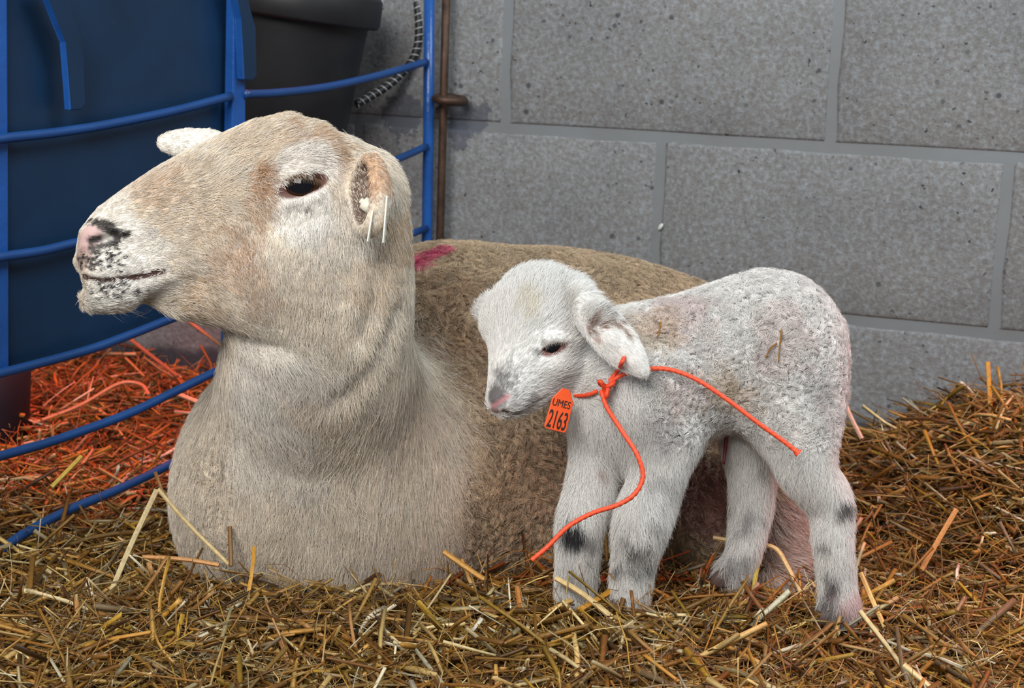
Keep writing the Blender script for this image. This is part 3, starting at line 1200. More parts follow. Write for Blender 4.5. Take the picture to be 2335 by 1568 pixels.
NH = 250000
dens = vis * (1 - bare) * (1 - mouth) * (1 - woolm) * (0.55 + 0.45 * headw) * (1 - 0.8 * inear) * (1 + 1.8 * sstep(0.09, 0.14, a_of(EV))) + 1e-9
p, n = sample_surface(EV, EQ, EN, NH, dens)
a = a_of(p)
hz = sstep(0.22, 0.30, p[:, 2])
L = np.interp(a, [-0.10, 0.0, 0.07, 0.11, 0.135, 0.155], [0.015, 0.011, 0.0075, 0.0048, 0.0034, 0.0027]) * hz + 0.020 * (1 - hz)
earm = np.linalg.norm((p - ec) @ EA.T / np.array([0.042, 0.028, 0.024]), axis=1) < 1
L[earm] = 0.0042
farm = np.linalg.norm(p - fc, axis=1) < 0.038
L[farm] = 0.0036
lipd = ml_dist(p)
L *= 0.8 + 0.2 * sstep(0.006, 0.02, lipd)
L *= 0.7 + 0.6 * rng.random(NH)
ed = np.linalg.norm(p - eyes[0][0], axis=1)
L *= 0.45 + 0.55 * sstep(0.022, 0.038, ed)
bp, bid = worley(p, 0.0062, 3)
col = ewe_color(p) * (0.74 + 0.42 * rng.random(NH))[:, None] * (0.84 + 0.28 * bid)[:, None]
wh = (0.55 * (rng.random(NH) < 0.34))[:, None]
lumc = col.sum(1, keepdims=True)
col = np.where(lumc > 0.5, col * (1 - wh) + WHITE * wh, col)
grow('hair_coat', ewe_o, p, n, ewe_flow(p), L, 0.30 + 0.18 * rng.random(NH), col, 4, 0.00021, clump=0.38 + 0.35 * (1 - hz), cell=0.0062, seed=3, jitter=0.22)

NW = 190000
dens = vis * woolm + 1e-9
p, n = sample_surface(EV, EQ, EN, NW, dens)
bp, bid = worley(p, 0.0058, 40)
col = ewe_color(p) * (0.62 + 0.62 * bid)[:, None] * (0.82 + 0.36 * rng.random(NW))[:, None]
fl_w = np.stack([vnoise(p, 40, 51), vnoise(p, 40, 52), vnoise(p, 40, 53)], -1) - 0.5
fl_w = fl_w * 2.2 + np.array([0, 0, -0.7]) + 0.2 * RIGHT
grow('wool_fleece', ewe_o, p, n, fl_w, 0.0115 * (0.7 + 0.6 * rng.random(NW)), 0.6, col, 9, 0.00021, curl_r=0.0017, curl_n=1.3, clump=0.72, cell=0.0058, seed=40, jitter=0.1)

# eyelashes and whiskers
lp, ln_, lf, ll, lc = [], [], [], [], []
for t in np.linspace(0, 1, 46):
    q = ewe.hit(658 + 74 * t, 402 - 12 * math.sin(math.pi * t) + 8 * t)
    lp.append(q); ln_.append(E2); lf.append(-UP * 1.0 + E2 * 0.6 + RIGHT * 0.6 * (t - 0.2)); ll.append(0.010); lc.append(lin(120, 95, 70))
for (x, y) in ((230, 690), (260, 697), (290, 695), (320, 694), (345, 700), (275, 696)):
    for _ in range(3):
        q = ewe.hit(x + r_.normal(0, 5), y - 3)
        lp.append(q); ln_.append(unit(q - HC - E1 * 0.1)); lf.append(-UP + 0.5 * r_.normal(0, 1) * RIGHT - FWD * 0.3); ll.append(0.014 + 0.014 * r_.random()); lc.append(lin(150, 130, 110))
grow('eyelashes_and_whiskers', ewe_o, np.array(lp), np.array(ln_), np.array(lf), np.array(ll), 0.5, np.array(lc), 6, 0.00013, jitter=0.05)

#@@LAMB
# ----------------------------------------------------------------------------
# LAMB standing in front of the ewe, head lowered
# ----------------------------------------------------------------------------
lam = Body()
lam.chain([px(1470, 870, 1.345, 168), px(1590, 835, 1.35, 160), px(1745, 785, 1.345, 160)], 0.02)
lam.add(Ell(P(1430, 930, 1.335), (0.046, 0.045, 0.055)), 0.02)
lam.add(Ell(P(1790, 830, 1.335), (0.042, 0.045, 0.060)), 0.02)
lam.add(Ell(P(1800, 900, 1.315), (0.038, 0.030, 0.052)), 0.02)             # near thigh
lam.add(Ell(P(1500, 940, 1.315), (0.036, 0.026, 0.052)), 0.02)             # near shoulder
lam.chain([px(1275, 760, 1.335, 95), px(1370, 850, 1.34, 108), px(1440, 880, 1.34, 140)], 0.02)   # neck
# legs
lam.chain([px(1820, 960, 1.31, 88), px(1838, 1060, 1.305, 62), px(1888, 1145, 1.31, 47), px(1900, 1240, 1.31, 38), px(1908, 1330, 1.315, 36), px(1912, 1376, 1.315, 40)], 0.012)
lam.chain([px(1715, 960, 1.375, 80), px(1715, 1070, 1.38, 52), px(1712, 1160, 1.385, 42), px(1695, 1255, 1.385, 33), px(1672, 1300, 1.385, 33)], 0.012)
lam.chain([px(1510, 1000, 1.315, 78), px(1495, 1090, 1.31, 60), px(1465, 1190, 1.305, 58), px(1448, 1265, 1.31, 46), px(1437, 1345, 1.315, 40)], 0.012)
lam.chain([px(1375, 1000, 1.34, 66), px(1352, 1100, 1.335, 54), px(1325, 1190, 1.33, 48), px(1318, 1270, 1.335, 43), px(1312, 1355, 1.34, 40)], 0.012)
# tail
lam.chain([px(1880, 760, 1.345, 32), px(1905, 830, 1.35, 20), px(1903, 930, 1.355, 16)], 0.012)
# head
lam.add(Ell(P(1236, 724, 1.325), (0.0405, 0.042, 0.0395)), 0.012)
lam.chain([px(1225, 745, 1.315, 108), px(1193, 820, 1.295, 76), px(1152, 893, 1.275, 41)], 0.014)
lam.chain([px(1275, 830, 1.318, 62), px(1205, 893, 1.293, 40), px(1160, 920, 1.28, 24)], 0.012)
lam.add(Ell(P(1148, 737, 1.318), (0.015, 0.018, 0.016)), 0.012)       # far brow
lam.add(Ell(P(1268, 768, 1.293), (0.019, 0.014, 0.012)), 0.012)       # near brow
lam.add(Ell(P(1252, 826, 1.293), (0.018, 0.014, 0.012)), 0.012)       # cheekbone
lam.add(Ell(P(1140, 915, 1.268), (0.011, 0.010, 0.010)), 0.006)       # nose
# ears
l1 = unit(P(1466, 850, 1.252) - P(1325, 690, 1.28))
l2 = unit(np.cross(l1, -FWD))
l3 = np.cross(l1, l2)
LEAR = [lam.add(Ell(P(1390, 762, 1.268), (0.040, 0.0165, 0.0065), np.stack([l1, l2, l3])), 0.006), lam.add(Chain([px(1400, 772, 1.264, 28), px(1440, 816, 1.257, 24), px(1462, 842, 1.254, 15)]), 0.005),
        lam.add(RCone(P(1308, 684, 1.31), P(1362, 728, 1.272), 0.017, 0.011), 0.008)]
g1 = unit(P(1095, 710, 1.36) - P(1200, 650, 1.345))
g2 = unit(np.cross(g1, -FWD))
lam.add(Ell(P(1138, 688, 1.352), (0.026, 0.0125, 0.006), np.stack([g1, g2, np.cross(g1, g2)])), 0.008)
# eye, mouth, nostril
les = lam.hit(1262, 793)
lh = unit(RIGHT * 0.95 + UP * 0.27)
lf_ = lam.grad(les)[0]
lu = unit(np.cross(lf_, lh)); lu = lu if lu @ UP > 0 else -lu
lh = unit(lh - lf_ * (lh @ lf_))
LEC = les - lf_ * 0.0082
lam.cut(Ell(les + lf_ * 0.0015, (0.0100, 0.0088, 0.0026), np.stack([lh, lf_, lu])), 0.0015)
lam.cut(RCone(les - lh * 0.009 - lu * 0.001 + lf_ * .001, les - lh * 0.0155 - lu * 0.0058, 0.0016, 0.0007), 0.002)
lam.add(RCone(lam.hit(1236, 779), lam.hit(1262, 771), 0.002, 0.0026), 0.004)
lam.add(RCone(lam.hit(1262, 771), lam.hit(1290, 776), 0.0026, 0.002), 0.004)
lml = [lam.hit(*q) for q in ((1148, 938), (1172, 941), (1200, 932), (1228, 914), (1248, 900))]
for a_, b_ in zip(lml[:-1], lml[1:]):
    lam.cut(RCone(a_, b_, 0.0014, 0.0012), 0.0025)
nn = [lam.hit(*q) for q in ((1122, 925), (1136, 922), (1153, 906))]
lam.cut(RCone(nn[0], nn[1], 0.0014, 0.0017), 0.002)
lam.cut(RCone(nn[1], nn[2], 0.0017, 0.0014), 0.002)

lo_ = np.min([pr.lo for _, pr, _ in lam.ops], 0) - 0.01
hi_ = np.max([pr.hi for _, pr, _ in lam.ops], 0) + 0.01
hx = P(1480, 700, 1.32)[0]
ax = (axis_grid(lo_[0], hi_[0], lo_[0], hx, 0.0026, 0.0016), axis_grid(lo_[1], hi_[1], lo_[1], hi_[1], 0.0022, 0.0022),
      axis_grid(lo_[2], hi_[2], P(1200, 960, 1.3)[2], hi_[2], 0.0026, 0.0016))
LV, LQ = lam.mesh(ax)
LV = relax(LV, LQ, 2, 0.4)
LN = vnormals(LV, LQ)

LWHITE, LPINK, LGREY = lin(240, 238, 234), lin(222, 204, 200), lin(196, 192, 190)
lat = lambda *q: at(*q, body=lam)
STAIN = lin(196, 164, 118)
LAMB_MARKS = [
    lat(1540, 720, 110, LPINK, 0.7, 0.6), lat(1480, 760, 80, STAIN, 0.40, 0.9), lat(1640, 880, 60, STAIN, 0.4, 0.9), lat(1700, 900, 50, STAIN, 0.35, 0.9), lat(1800, 760, 90, LPINK, 0.5, 0.8),
    lat(1500, 980, 60, lin(150, 148, 150), 0.4, 0.8), lat(1560, 900, 60, LPINK, 0.5, 0.8),
    *[lat(x, y, r, c_, 0.8, 0.8) for x, y, r, c_ in ((1352, 735, 12, lin(140, 100, 80)), (1375, 742, 10, lin(150, 110, 88)), (1390, 728, 13, lin(130, 98, 82)), (1408, 740, 12, lin(140, 104, 84)), (1345, 752, 11, lin(140, 108, 92)), (1425, 752, 10, lin(150, 120, 100)), (1362, 770, 12, lin(190, 160, 150)), (1372, 708, 10, lin(120, 110, 104)), (1398, 714, 10, lin(120, 108, 100)), (1418, 730, 8, lin(120, 100, 90)), (1432, 765, 9, lin(140, 110, 96)), (1355, 720, 9, lin(120, 100, 90)))],
    lat(1306, 1212, 36, lin(44, 42, 46), 1.0, 0.35), lat(1345, 1225, 18, lin(120, 116, 116), 0.7, 0.5), lat(1300, 1290, 14, lin(120, 112, 108), 0.6, 0.4), lat(1335, 1270, 12, lin(110, 104, 100), 0.6, 0.4), lat(1320, 1310, 14, lin(110, 104, 100), 0.5, 0.4),
    *[lat(1440 + r_.normal(0, 26), 1275 + r_.normal(0, 30), 9 + 7 * r_.random(), lin(92, 88, 88), 0.7, 0.8) for _ in range(16)],
    *[lat(1500 + r_.normal(0, 24), 1215 + r_.normal(0, 36), 8 + 8 * r_.random(), lin(112, 108, 108), 0.5, 0.8) for _ in range(10)],
    *[lat(1890 + r_.normal(0, 14), 1330 + r_.normal(0, 36), 9 + 8 * r_.random(), lin(92, 86, 86), 0.7, 0.8) for _ in range(14)],
    *[lat(1700 + r_.normal(0, 22), 1180 + r_.normal(0, 50), 8 + 8 * r_.random(), lin(112, 106, 106), 0.5, 0.8) for _ in range(10)],
    lat(1370, 1068, 14, lin(150, 110, 100), 0.6, 0.6),
    lat(1520, 1100, 40, lin(120, 116, 116), 0.35, 1.0), lat(1925, 1150, 26, lin(70, 66, 66), 0.9, 0.8), lat(1885, 1375, 34, lin(96, 90, 90), 0.6, 0.9), lat(1935, 1370, 40, lin(196, 150, 150), 0.6, 0.6),
    lat(1675, 1280, 30, lin(90, 84, 84), 0.6, 0.9), lat(1860, 900, 50, LGREY, 0.5, 0.9),
    lat(1150, 850, 34, lin(128, 124, 122), 0.5, 1.0), lat(1140, 880, 30, lin(96, 92, 92), 0.65, 0.9), lat(1170, 905, 28, lin(130, 126, 124), 0.45, 1.0), lat(1128, 898, 26, lin(74, 70, 70), 0.8, 0.6), lat(1215, 915, 26, lin(110, 104, 100), 0.5, 1.0),
    lat(1180, 938, 14, lin(110, 100, 98), 0.6, 0.6), lat(1225, 805, 12, lin(80, 76, 74), 0.7, 0.5), lat(1240, 780, 10, lin(120, 114, 108), 0.6, 0.5), lat(1290, 690, 30, lin(170, 160, 148), 0.5, 1.0), lat(1200, 700, 40, lin(224, 214, 192), 0.5, 1.0),
    lat(1132, 906, 30, lin(92, 86, 86), 0.9, 0.3), *[lat(1122 + 7 * k, 926 - 4.5 * k, 7, lin(186, 132, 134), 0.9, 0.1) for k in range(6)], lat(1128, 936, 13, lin(136, 100, 100), 0.85, 0.2),
]


def lamb_color(p):
    n = vnoise(p, 80, 61)[:, None]
    return patches(p, LWHITE * (0.93 + 0.12 * n), LAMB_MARKS)


vc = lamb_color(LV)
q = LV - les
e = np.sqrt(((q @ lh) / 0.0125) ** 2 + ((q @ lu + 0.001) / 0.0052) ** 2 + ((q @ lf_) / 0.012) ** 2)
leye = 1 - sstep(0.85, 1.1, e)
vc = vc * (1 - leye[:, None]) + lin(122, 84, 78) * leye[:, None]
lmd = np.min([RCone(a_, b_, 0, 0)(LV) for a_, b_ in zip(lml[:-1], lml[1:])], 0)
mm_ = (1 - sstep(0.0012, 0.0026, lmd))[:, None]
vc = vc * (1 - mm_) + lin(80, 66, 62) * mm_
base_l = np.array([*P(1610, 1350, 1.34)[:2], 0.0])
lamb_o = link('lamb', np_mesh('lamb', LV, LQ, True, vc), M_SKIN, None, origin=tuple(base_l))
tag(lamb_o, 'small white newborn lamb standing in front of the ewe with lowered head', 'lamb')
eyeball('eyeball', LEC, 0.0088, lf_, lh, lamb_o, lin(70, 52, 44))

# hooves: cloven, two claws each, half sunk in straw
for (x, y, D) in ((1312, 1372, 1.34), (1437, 1366, 1.315), (1908, 1398, 1.315), (1664, 1312, 1.385)):
    c_ = P(x, y, D)
    bm = bmesh.new()
    for sg in (-1, 1):
        k0 = len(bm.verts)
        r0 = bmesh.ops.create_icosphere(bm, subdivisions=3, radius=1)
        for v in r0['verts']:
            z = max(v.co.z, -0.55)
            s0 = 1.0 - 0.25 * max(z, 0)
            v.co = Vector(c_) + Vector((v.co.x * 0.0135 * s0 - 0.004 * (1 - z), sg * 0.0068 + v.co.y * 0.0066 * s0, z * 0.013))
    bm_obj('hoof', bm, M_HOOF, lamb_o, smooth=True)
# umbilical cord
tube('umbilical_cord', catmull([P(1655, 972, 1.345), P(1656, 1000, 1.343), P(1653, 1030, 1.345), P(1650, 1058, 1.344)], 14), np.linspace(0.0022, 0.0012, 14), simple('dried_cord', lin(92, 30, 42), 0.5), lamb_o, 8)

# lamb coat
vis = 0.25 + 0.75 * sstep(-0.35, 0.15, -(LN @ FWD))
vis *= sstep(-0.012, 0.0, LV[:, 2])
bareL = np.maximum(leye, 1 - sstep(0.8, 1.1, np.linalg.norm(LV - lam.hit(1134, 915), axis=1) / 0.0115))


def lamb_wool(p):
    bx = sstep(0.010, 0.035, (p - P(1395, 850, 1.32)) @ unit(RIGHT + UP * 0.25))
    lowz = sstep(P(1600, 1000, 1.32)[2] - 0.005, P(1600, 930, 1.32)[2], p[:, 2])
    ear = 1 - sstep(0.0015, 0.004, np.min([q(p) for q in LEAR], 0))
    return bx * lowz * (1 - ear)


lw = lamb_wool(LV)
legm = sstep(0.13, 0.09, LV[:, 2])
NL = 95000
p, n = sample_surface(LV, LQ, LN, NL, vis * (1 - bareL) * (1 - lw) + 1e-9)
hm = sstep(0.03, -0.01, (p - P(1360, 850, 1.32)) @ RIGHT) * sstep(P(1300, 960, 1.3)[2], P(1300, 900, 1.3)[2], p[:, 2])
nosep = P(1140, 915, 1.268)
hd_ = unit(p - nosep)
down = np.array([0, 0, -1.0])
earm = 1 - sstep(0.0015, 0.004, np.min([q(p) for q in LEAR[:2]], 0))
fl = hd_ * hm[:, None] + (down + 0.15 * RIGHT) * (1 - hm)[:, None]
fl = fl * (1 - earm)[:, None] + l1 * earm[:, None]
L = (0.0045 + 0.008 * sstep(0.02, 0.09, np.linalg.norm(p - nosep, axis=1))) * hm + 0.014 * (1 - hm)
L = L * (1 - earm) + 0.0065 * earm
crown = 1 - sstep(0.02, 0.045, np.linalg.norm(p - P(1230, 640, 1.32), axis=1))
fear = np.linalg.norm(p - P(1130, 692, 1.352), axis=1) < 0.026
L[fear] *= 0.5
L += 0.006 * crown
L *= 0.6 + 0.7 * rng.random(NL)
L *= 0.35 + 0.65 * sstep(0.010, 0.022, np.linalg.norm(p - les, axis=1))
col = lamb_color(p) * (0.85 + 0.25 * rng.random(NL))[:, None]
grow('hair_coat', lamb_o, p, n, fl, L, 0.38 + 0.2 * rng.random(NL), col, 4, 0.00015, clump=0.35, cell=0.005, seed=70, jitter=0.25)
NLW = 80000
p, n = sample_surface(LV, LQ, LN, NLW, vis * lw + 1e-9)
bp, bid = worley(p, 0.0048, 80)
col = lamb_color(p) * (0.80 + 0.28 * bid)[:, None] * (0.9 + 0.2 * rng.random(NLW))[:, None]
fw = np.stack([vnoise(p, 60, 81), vnoise(p, 60, 82), vnoise(p, 60, 83)], -1) - 0.5
grow('wool_fleece', lamb_o, p, n, fw * 2 + np.array([0, 0, -0.35]), 0.0105 * (0.7 + 0.6 * rng.random(NLW)), 0.7, col, 8, 0.00016, curl_r=0.0015, curl_n=1.55, clump=0.8, cell=0.0048, seed=80, jitter=0.1)
# lashes
lp = [lam.hit(1240 + 48 * t, 783 - 8 * math.sin(math.pi * t) - 6 * t) for t in np.linspace(0, 1, 26)]
grow('eyelashes', lamb_o, np.array(lp), np.tile(lf_, (26, 1)), np.tile(-lu * 1.0 + lf_ * 0.3, (26, 1)), 0.0062, 0.45, np.tile(lin(200, 196, 190), (26, 1)), 5, 0.00012, jitter=0.1)

#@@PROPS
# ----------------------------------------------------------------------------
# blue pen gate
# ----------------------------------------------------------------------------
GA, GB = P(0, 700, 1.43), P(975, 400, 2.0)
gd = unit((GB - GA) * np.array([1, 1, 0]))
GN = np.array([gd[1], -gd[0], 0])                     # towards the camera


def gp(x, y, off=0.0):
    return on_plane(x, y, GA + GN * off, GN)


gate = empty('pen_gate', tuple(gp(200, 1180)))
tag(gate, 'blue painted metal pen gate with curved rails and sheet panel', 'gate')
sheet = prism('sheet_panel', [gp(q[0], q[1], -0.012) for q in ((14, -60), (528, -60), (528, 682), (400, 726), (14, 852))], -GN * 0.004, M_BLUE_SHEET, gate, 0.001)
prism('edge_post', [gp(q[0], q[1], -0.004) for q in ((-70, -60), (18, -60), (22, 858), (-70, 880))], -GN * 0.02, M_BLUE, gate, 0.002)
prism('centre_post', [gp(q[0], q[1], 0.004) for q in ((536, -60), (560, -60), (561, 660), (533, 850), (521, 852))], -GN * 0.012, M_BLUE, gate, 0.0015)
RAILS = [[(-300, 352), (-40, 322), (20, 314), (130, 302), (250, 283), (400, 252), (526, 219)], [(556, 215), (640, 211), (740, 199), (840, 178), (900, 162), (972, 141)],
         [(-300, 640), (-40, 592), (90, 573), (180, 552), (400, 505), (560, 462), (760, 410), (885, 371), (972, 334)],
         [(-300, 936), (-40, 862), (60, 836), (200, 798), (300, 762), (400, 723), (530, 680), (760, 600), (972, 520)],
         [(-300, 1142), (-40, 1052), (100, 1012), (200, 978), (300, 940), (400, 892), (526, 830)],
         [(-300, 1470), (-40, 1290), (40, 1226), (150, 1166), (250, 1124), (350, 1078), (460, 1020), (528, 985)]]
for rl in RAILS:
    pts = [gp(x, y, 0.004) for x, y in rl]
    tube('rail', catmull(pts, 40), 0.0046, M_BLUE_RAIL, gate, 12)
tube('end_post', np.array([gp(-302, -200), gp(-302, 600), gp(-302, 1480)]), 0.0068, M_BLUE, gate, 16)
tube('end_post', np.array([gp(979, -60), gp(977, 300), gp(972, 620), gp(968, 1000)]), 0.0068, M_BLUE, gate, 16)
prism('bracket', [gp(q[0], q[1], 0.012) for q in ((96, -30), (112, 2), (152, 96), (160, 252), (186, 250), (196, 236), (190, 92), (140, -30))], -GN * 0.008, M_BLUE_SHEET, gate, 0.0012, M_BLUE)  # side faces take the lighter blue, a lit edge put into the colour
prism('bracket', [gp(q[0], q[1], 0.014) for q in ((532, -40), (552, 42), (556, 182), (576, 184), (586, 172), (584, 66), (564, 0), (560, -40))], -GN * 0.010, M_BLUE_SHEET, gate, 0.0012, M_BLUE)  # same lighter blue painted on its edges as if lit

# hinge rod and eye bolt in the wall corner
rod = empty('gate_hinge_rod', tuple(wall_hit(1000, 640)))
tag(rod, 'thin rusty hinge rod standing upright against the wall beside the gate', 'rod')
wp = lambda x, y, o_: on_plane(x, y, WO + WN * o_, WN)
tube('steel_rod', np.array([wp(1019, -60, 0.03), wp(1012, 200, 0.03), wp(1004, 520, 0.03), wp(996, 760, 0.03)]), 0.0052, M_RUST, rod, 12)
ang = np.linspace(0, 2 * np.pi, 41)
cen = wp(1026, 227, 0.028)
ring = np.stack([cen + WX * (0.0165 * math.cos(t)) + WN * (0.022 * math.sin(t)) + WZ * (-0.0015 * math.cos(t)) for t in ang])
tube('eye_bolt', ring, 0.0058, M_RUST, rod, 12)

# black heated bucket behind the gate, and its coiled cord
axis = unit(np.array([0.06, 0, 1.0]) + 0.07 * RIGHT)
bc = P(668, 45, 1.90)
zq = Vector(axis).to_track_quat('Z', 'Y').to_matrix().to_4x4()
Mb = Matrix.Translation(tuple(bc)) @ zq
bucket = empty('water_bucket', tuple(bc - axis * 0.2))
tag(bucket, 'large black rubber water bucket behind the ewe and blue gate', 'bucket')
R_ = 0.1
lathe('bucket_wall', [(0.0, -0.185), (0.066, -0.185), (0.076, -0.18), (0.080, -0.150), (0.0862, -0.06), (0.0905, 0.0), (0.0935, 0.012), (0.093, 0.04), (0.089, 0.04), (0.088, 0.0), (0.078, -0.06), (0.068, -0.17), (0.0, -0.172)], Mb, M_BLACK, bucket, 64)
lathe('rim', [(0.094, 0.004), (0.102, 0.003), (0.1045, 0.007), (0.1045, 0.036), (0.1015, 0.041), (0.094, 0.041), (0.094, 0.004)], Mb, M_BLACK, bucket, 64)
lathe('foot_ring', [(0.060, -0.162), (0.079, -0.158), (0.087, -0.17), (0.088, -0.2), (0.060, -0.2), (0.060, -0.162)], Mb, M_BLACK, bucket, 48)

bt_ = bc + axis * 0.03
hk = on_plane(690, -300, WO + WN * 0.022, WN)
sx_ = unit(RIGHT - axis * (RIGHT @ axis))
tube('handle', catmull([bt_ - sx_ * 0.103, bt_ - sx_ * 0.09 + axis * 0.06, hk - RIGHT * 0.015, hk + UP * 0.004, hk + RIGHT * 0.015, bt_ + sx_ * 0.09 + axis * 0.06, bt_ + sx_ * 0.103], 48), 0.0028, M_WIRE, bucket, 8)
tube('wall_hook', catmull([hk - WN * 0.024 + WZ * 0.02, hk + WN * 0.004 + WZ * 0.012, hk - WZ * 0.004 - WN * 0.004, hk + WN * 0.016 - WZ * 0.004, hk + WN * 0.018 + WZ * 0.012], 20), 0.0035, M_RUST, bucket, 8)
cord_p = catmull([P(938, -60, 2.00), P(951, 10, 2.0), P(955, 70, 2.0), P(948, 118, 2.0), P(925, 158, 1.995), P(885, 195, 1.985), P(845, 220, 1.975), P(812, 238, 1.965)], 120)
cord = tube('bucket_cord', cord_p, 0.0050, M_BLACK, None, 10)
tag(cord, 'black power cord with pale spiral wire guard looping from the bucket', 'cord')
T_, N_, B_ = frames(cord_p)
sarc = np.concatenate([[0], np.cumsum(np.linalg.norm(np.diff(cord_p, axis=0), axis=1))])
ts = np.linspace(0, sarc[-1], 620)
pp = np.stack([np.interp(ts, sarc, cord_p[:, k]) for k in range(3)], -1)
Nn = np.stack([np.interp(ts, sarc, N_[:, k]) for k in range(3)], -1)
Bb = np.stack([np.interp(ts, sarc, B_[:, k]) for k in range(3)], -1)
ph = ts / 0.0088 * 2 * np.pi
tube('wire_coil', pp + 0.0050 * (Nn * np.cos(ph)[:, None] + Bb * np.sin(ph)[:, None]), 0.0008, M_WIRE, cord, 5)

# dark tub standing in the straw behind the gate
tb = np.array([*on_plane(-20, 985, np.zeros(3), np.array([0, 0, 1.0]))[:2], -0.012])
tub = empty('feed_tub', tuple(tb))
tag(tub, 'dark plastic tub standing in red-lit straw at far left behind the gate', 'tub')
lathe('tub_wall', [(0, 0), (0.040, 0), (0.043, 0.004), (0.052, 0.15), (0.048, 0.15), (0.040, 0.01), (0, 0.01)], Matrix.Translation(tuple(tb)), M_DARKTUB, tub, 40)
lathe('rim', [(0.051, 0.146), (0.056, 0.146), (0.056, 0.154), (0.048, 0.154), (0.048, 0.147)], Matrix.Translation(tuple(tb)), M_DARKTUB, tub, 40)

# ----------------------------------------------------------------------------
# ear tag of the ewe
# ----------------------------------------------------------------------------
def surf(body, x, y, lift):
    return body.hit(x, y) - unit(ray(x, y)) * lift


stud0 = ewe.hit(836, 466)
sd = (stud0 - EYE) @ FWD - 0.004
et = empty('ear_tag', tuple(P(850, 480, sd)))
tag(et, "white plastic ear tag clipped through the ewe's near ear", 'tag')
sa, sb = P(822, 456, sd - 0.002), P(852, 478, sd - 0.002)
tube('stud', np.array([sa, sa * 0.8 + sb * 0.2, sa * 0.79 + sb * 0.21, sb]), np.array([0.0024, 0.0024, 0.0052, 0.0062]), M_TAGWHITE, et, 16)
for (x0, y0, x1, y1, dd) in ((853, 482, 841, 553, -0.014), (885, 450, 876, 556, -0.010)):
    a0, a1 = P(x0, y0, sd + dd), P(x1, y1, sd + dd - 0.004)
    b0 = -FWD * 0.013
    tn = RIGHT * 0.0007
    prism('tag_panel', [a0 - tn, a0 + tn, a1 + tn * 0.7, a1 - tn * 0.7], b0, M_TAGWHITE, et, 0.0003)

# ----------------------------------------------------------------------------
# orange twine round the lamb's neck, and the numbered tag
# ----------------------------------------------------------------------------
def lam_path(pts, lift=0.005):
    out = []
    for q in pts:
        if len(q) == 3: out.append(P(*q))
        else: out.append(surf(lam, q[0], q[1], lift))
    return out


tw = empty('twine', tuple(surf(lam, 1382, 880, 0.01)))
tag(tw, "orange baling twine knotted round the lamb's neck with two loose ends", 'twine')
TW = dict(sides=12, lobes=3, lobe_amp=0.16, twist=420.0)
kD = (surf(lam, 1382, 880, 0.012) - EYE) @ FWD
tube('loose_end', catmull([P(1370, 890, kD), P(1385, 930, kD - 0.006), P(1420, 985, kD - 0.018), P(1452, 1035, kD - 0.026), P(1466, 1085, kD - 0.028), P(1448, 1125, kD - 0.03), P(1410, 1150, kD - 0.03), P(1350, 1170, kD - 0.034), P(1296, 1200, kD - 0.038), P(1250, 1245, kD - 0.04), P(1212, 1277, kD - 0.042)], 160), 0.00185, M_TWINE, tw, **TW)
tube('loose_end', catmull([P(1390, 872, kD), P(1425, 852, kD - 0.003), P(1480, 841, kD - 0.004), P(1530, 843, kD - 0.006), P(1590, 866, kD - 0.01), P(1660, 912, kD - 0.014), P(1730, 965, kD - 0.018), P(1790, 1008, kD - 0.02), P(1822, 1034, kD - 0.022)], 160), np.concatenate([np.full(152, 0.0018), np.linspace(0.0018, 0.0034, 8)]), M_TWINE, tw, **TW)
tube('neck_loop', catmull(lam_path([(1390, 868), (1408, 845), (1420, 822)], 0.010) + [P(1432, 790, 1.31), P(1420, 740, 1.36), P(1360, 760, 1.40), P(1300, 820, 1.39), P(1288, 865, 1.34)] + lam_path([(1305, 896)], -0.006) + lam_path([(1318, 902)], 0.001) + lam_path([(1340, 900), (1362, 892)], 0.005), 140), 0.0017, M_TWINE, tw, **TW)
kp = []
kc = P(1383, 882, kD - 0.003)
for t in np.linspace(0, 2 * np.pi, 60):
    kp.append(kc + RIGHT * 0.0044 * (math.sin(t) + 0.5 * math.sin(2 * t)) + UP * 0.0062 * (math.cos(t) * 0.7 - 0.6 * math.cos(2 * t)) - FWD * 0.003 * math.sin(3 * t))
tube('knot', np.array(kp), 0.0018, M_TWINE, tw, **TW)

tD = 1.282
tc = P(1278, 934, tD)
tu = unit(UP * 0.967 + RIGHT * 0.255)                    # up along the tag
tn_ = unit(-FWD + RIGHT * 0.15)
tr = unit(np.cross(tu, tn_)); tr = tr if tr @ RIGHT > 0 else -tr
tn_ = np.cross(tr, tu); tn_ = tn_ if tn_ @ FWD < 0 else -tn_


def tp_(x, y, o_=0.0):
    return tc + (tr * x + tu * y) * tD / FPX + tn_ * o_


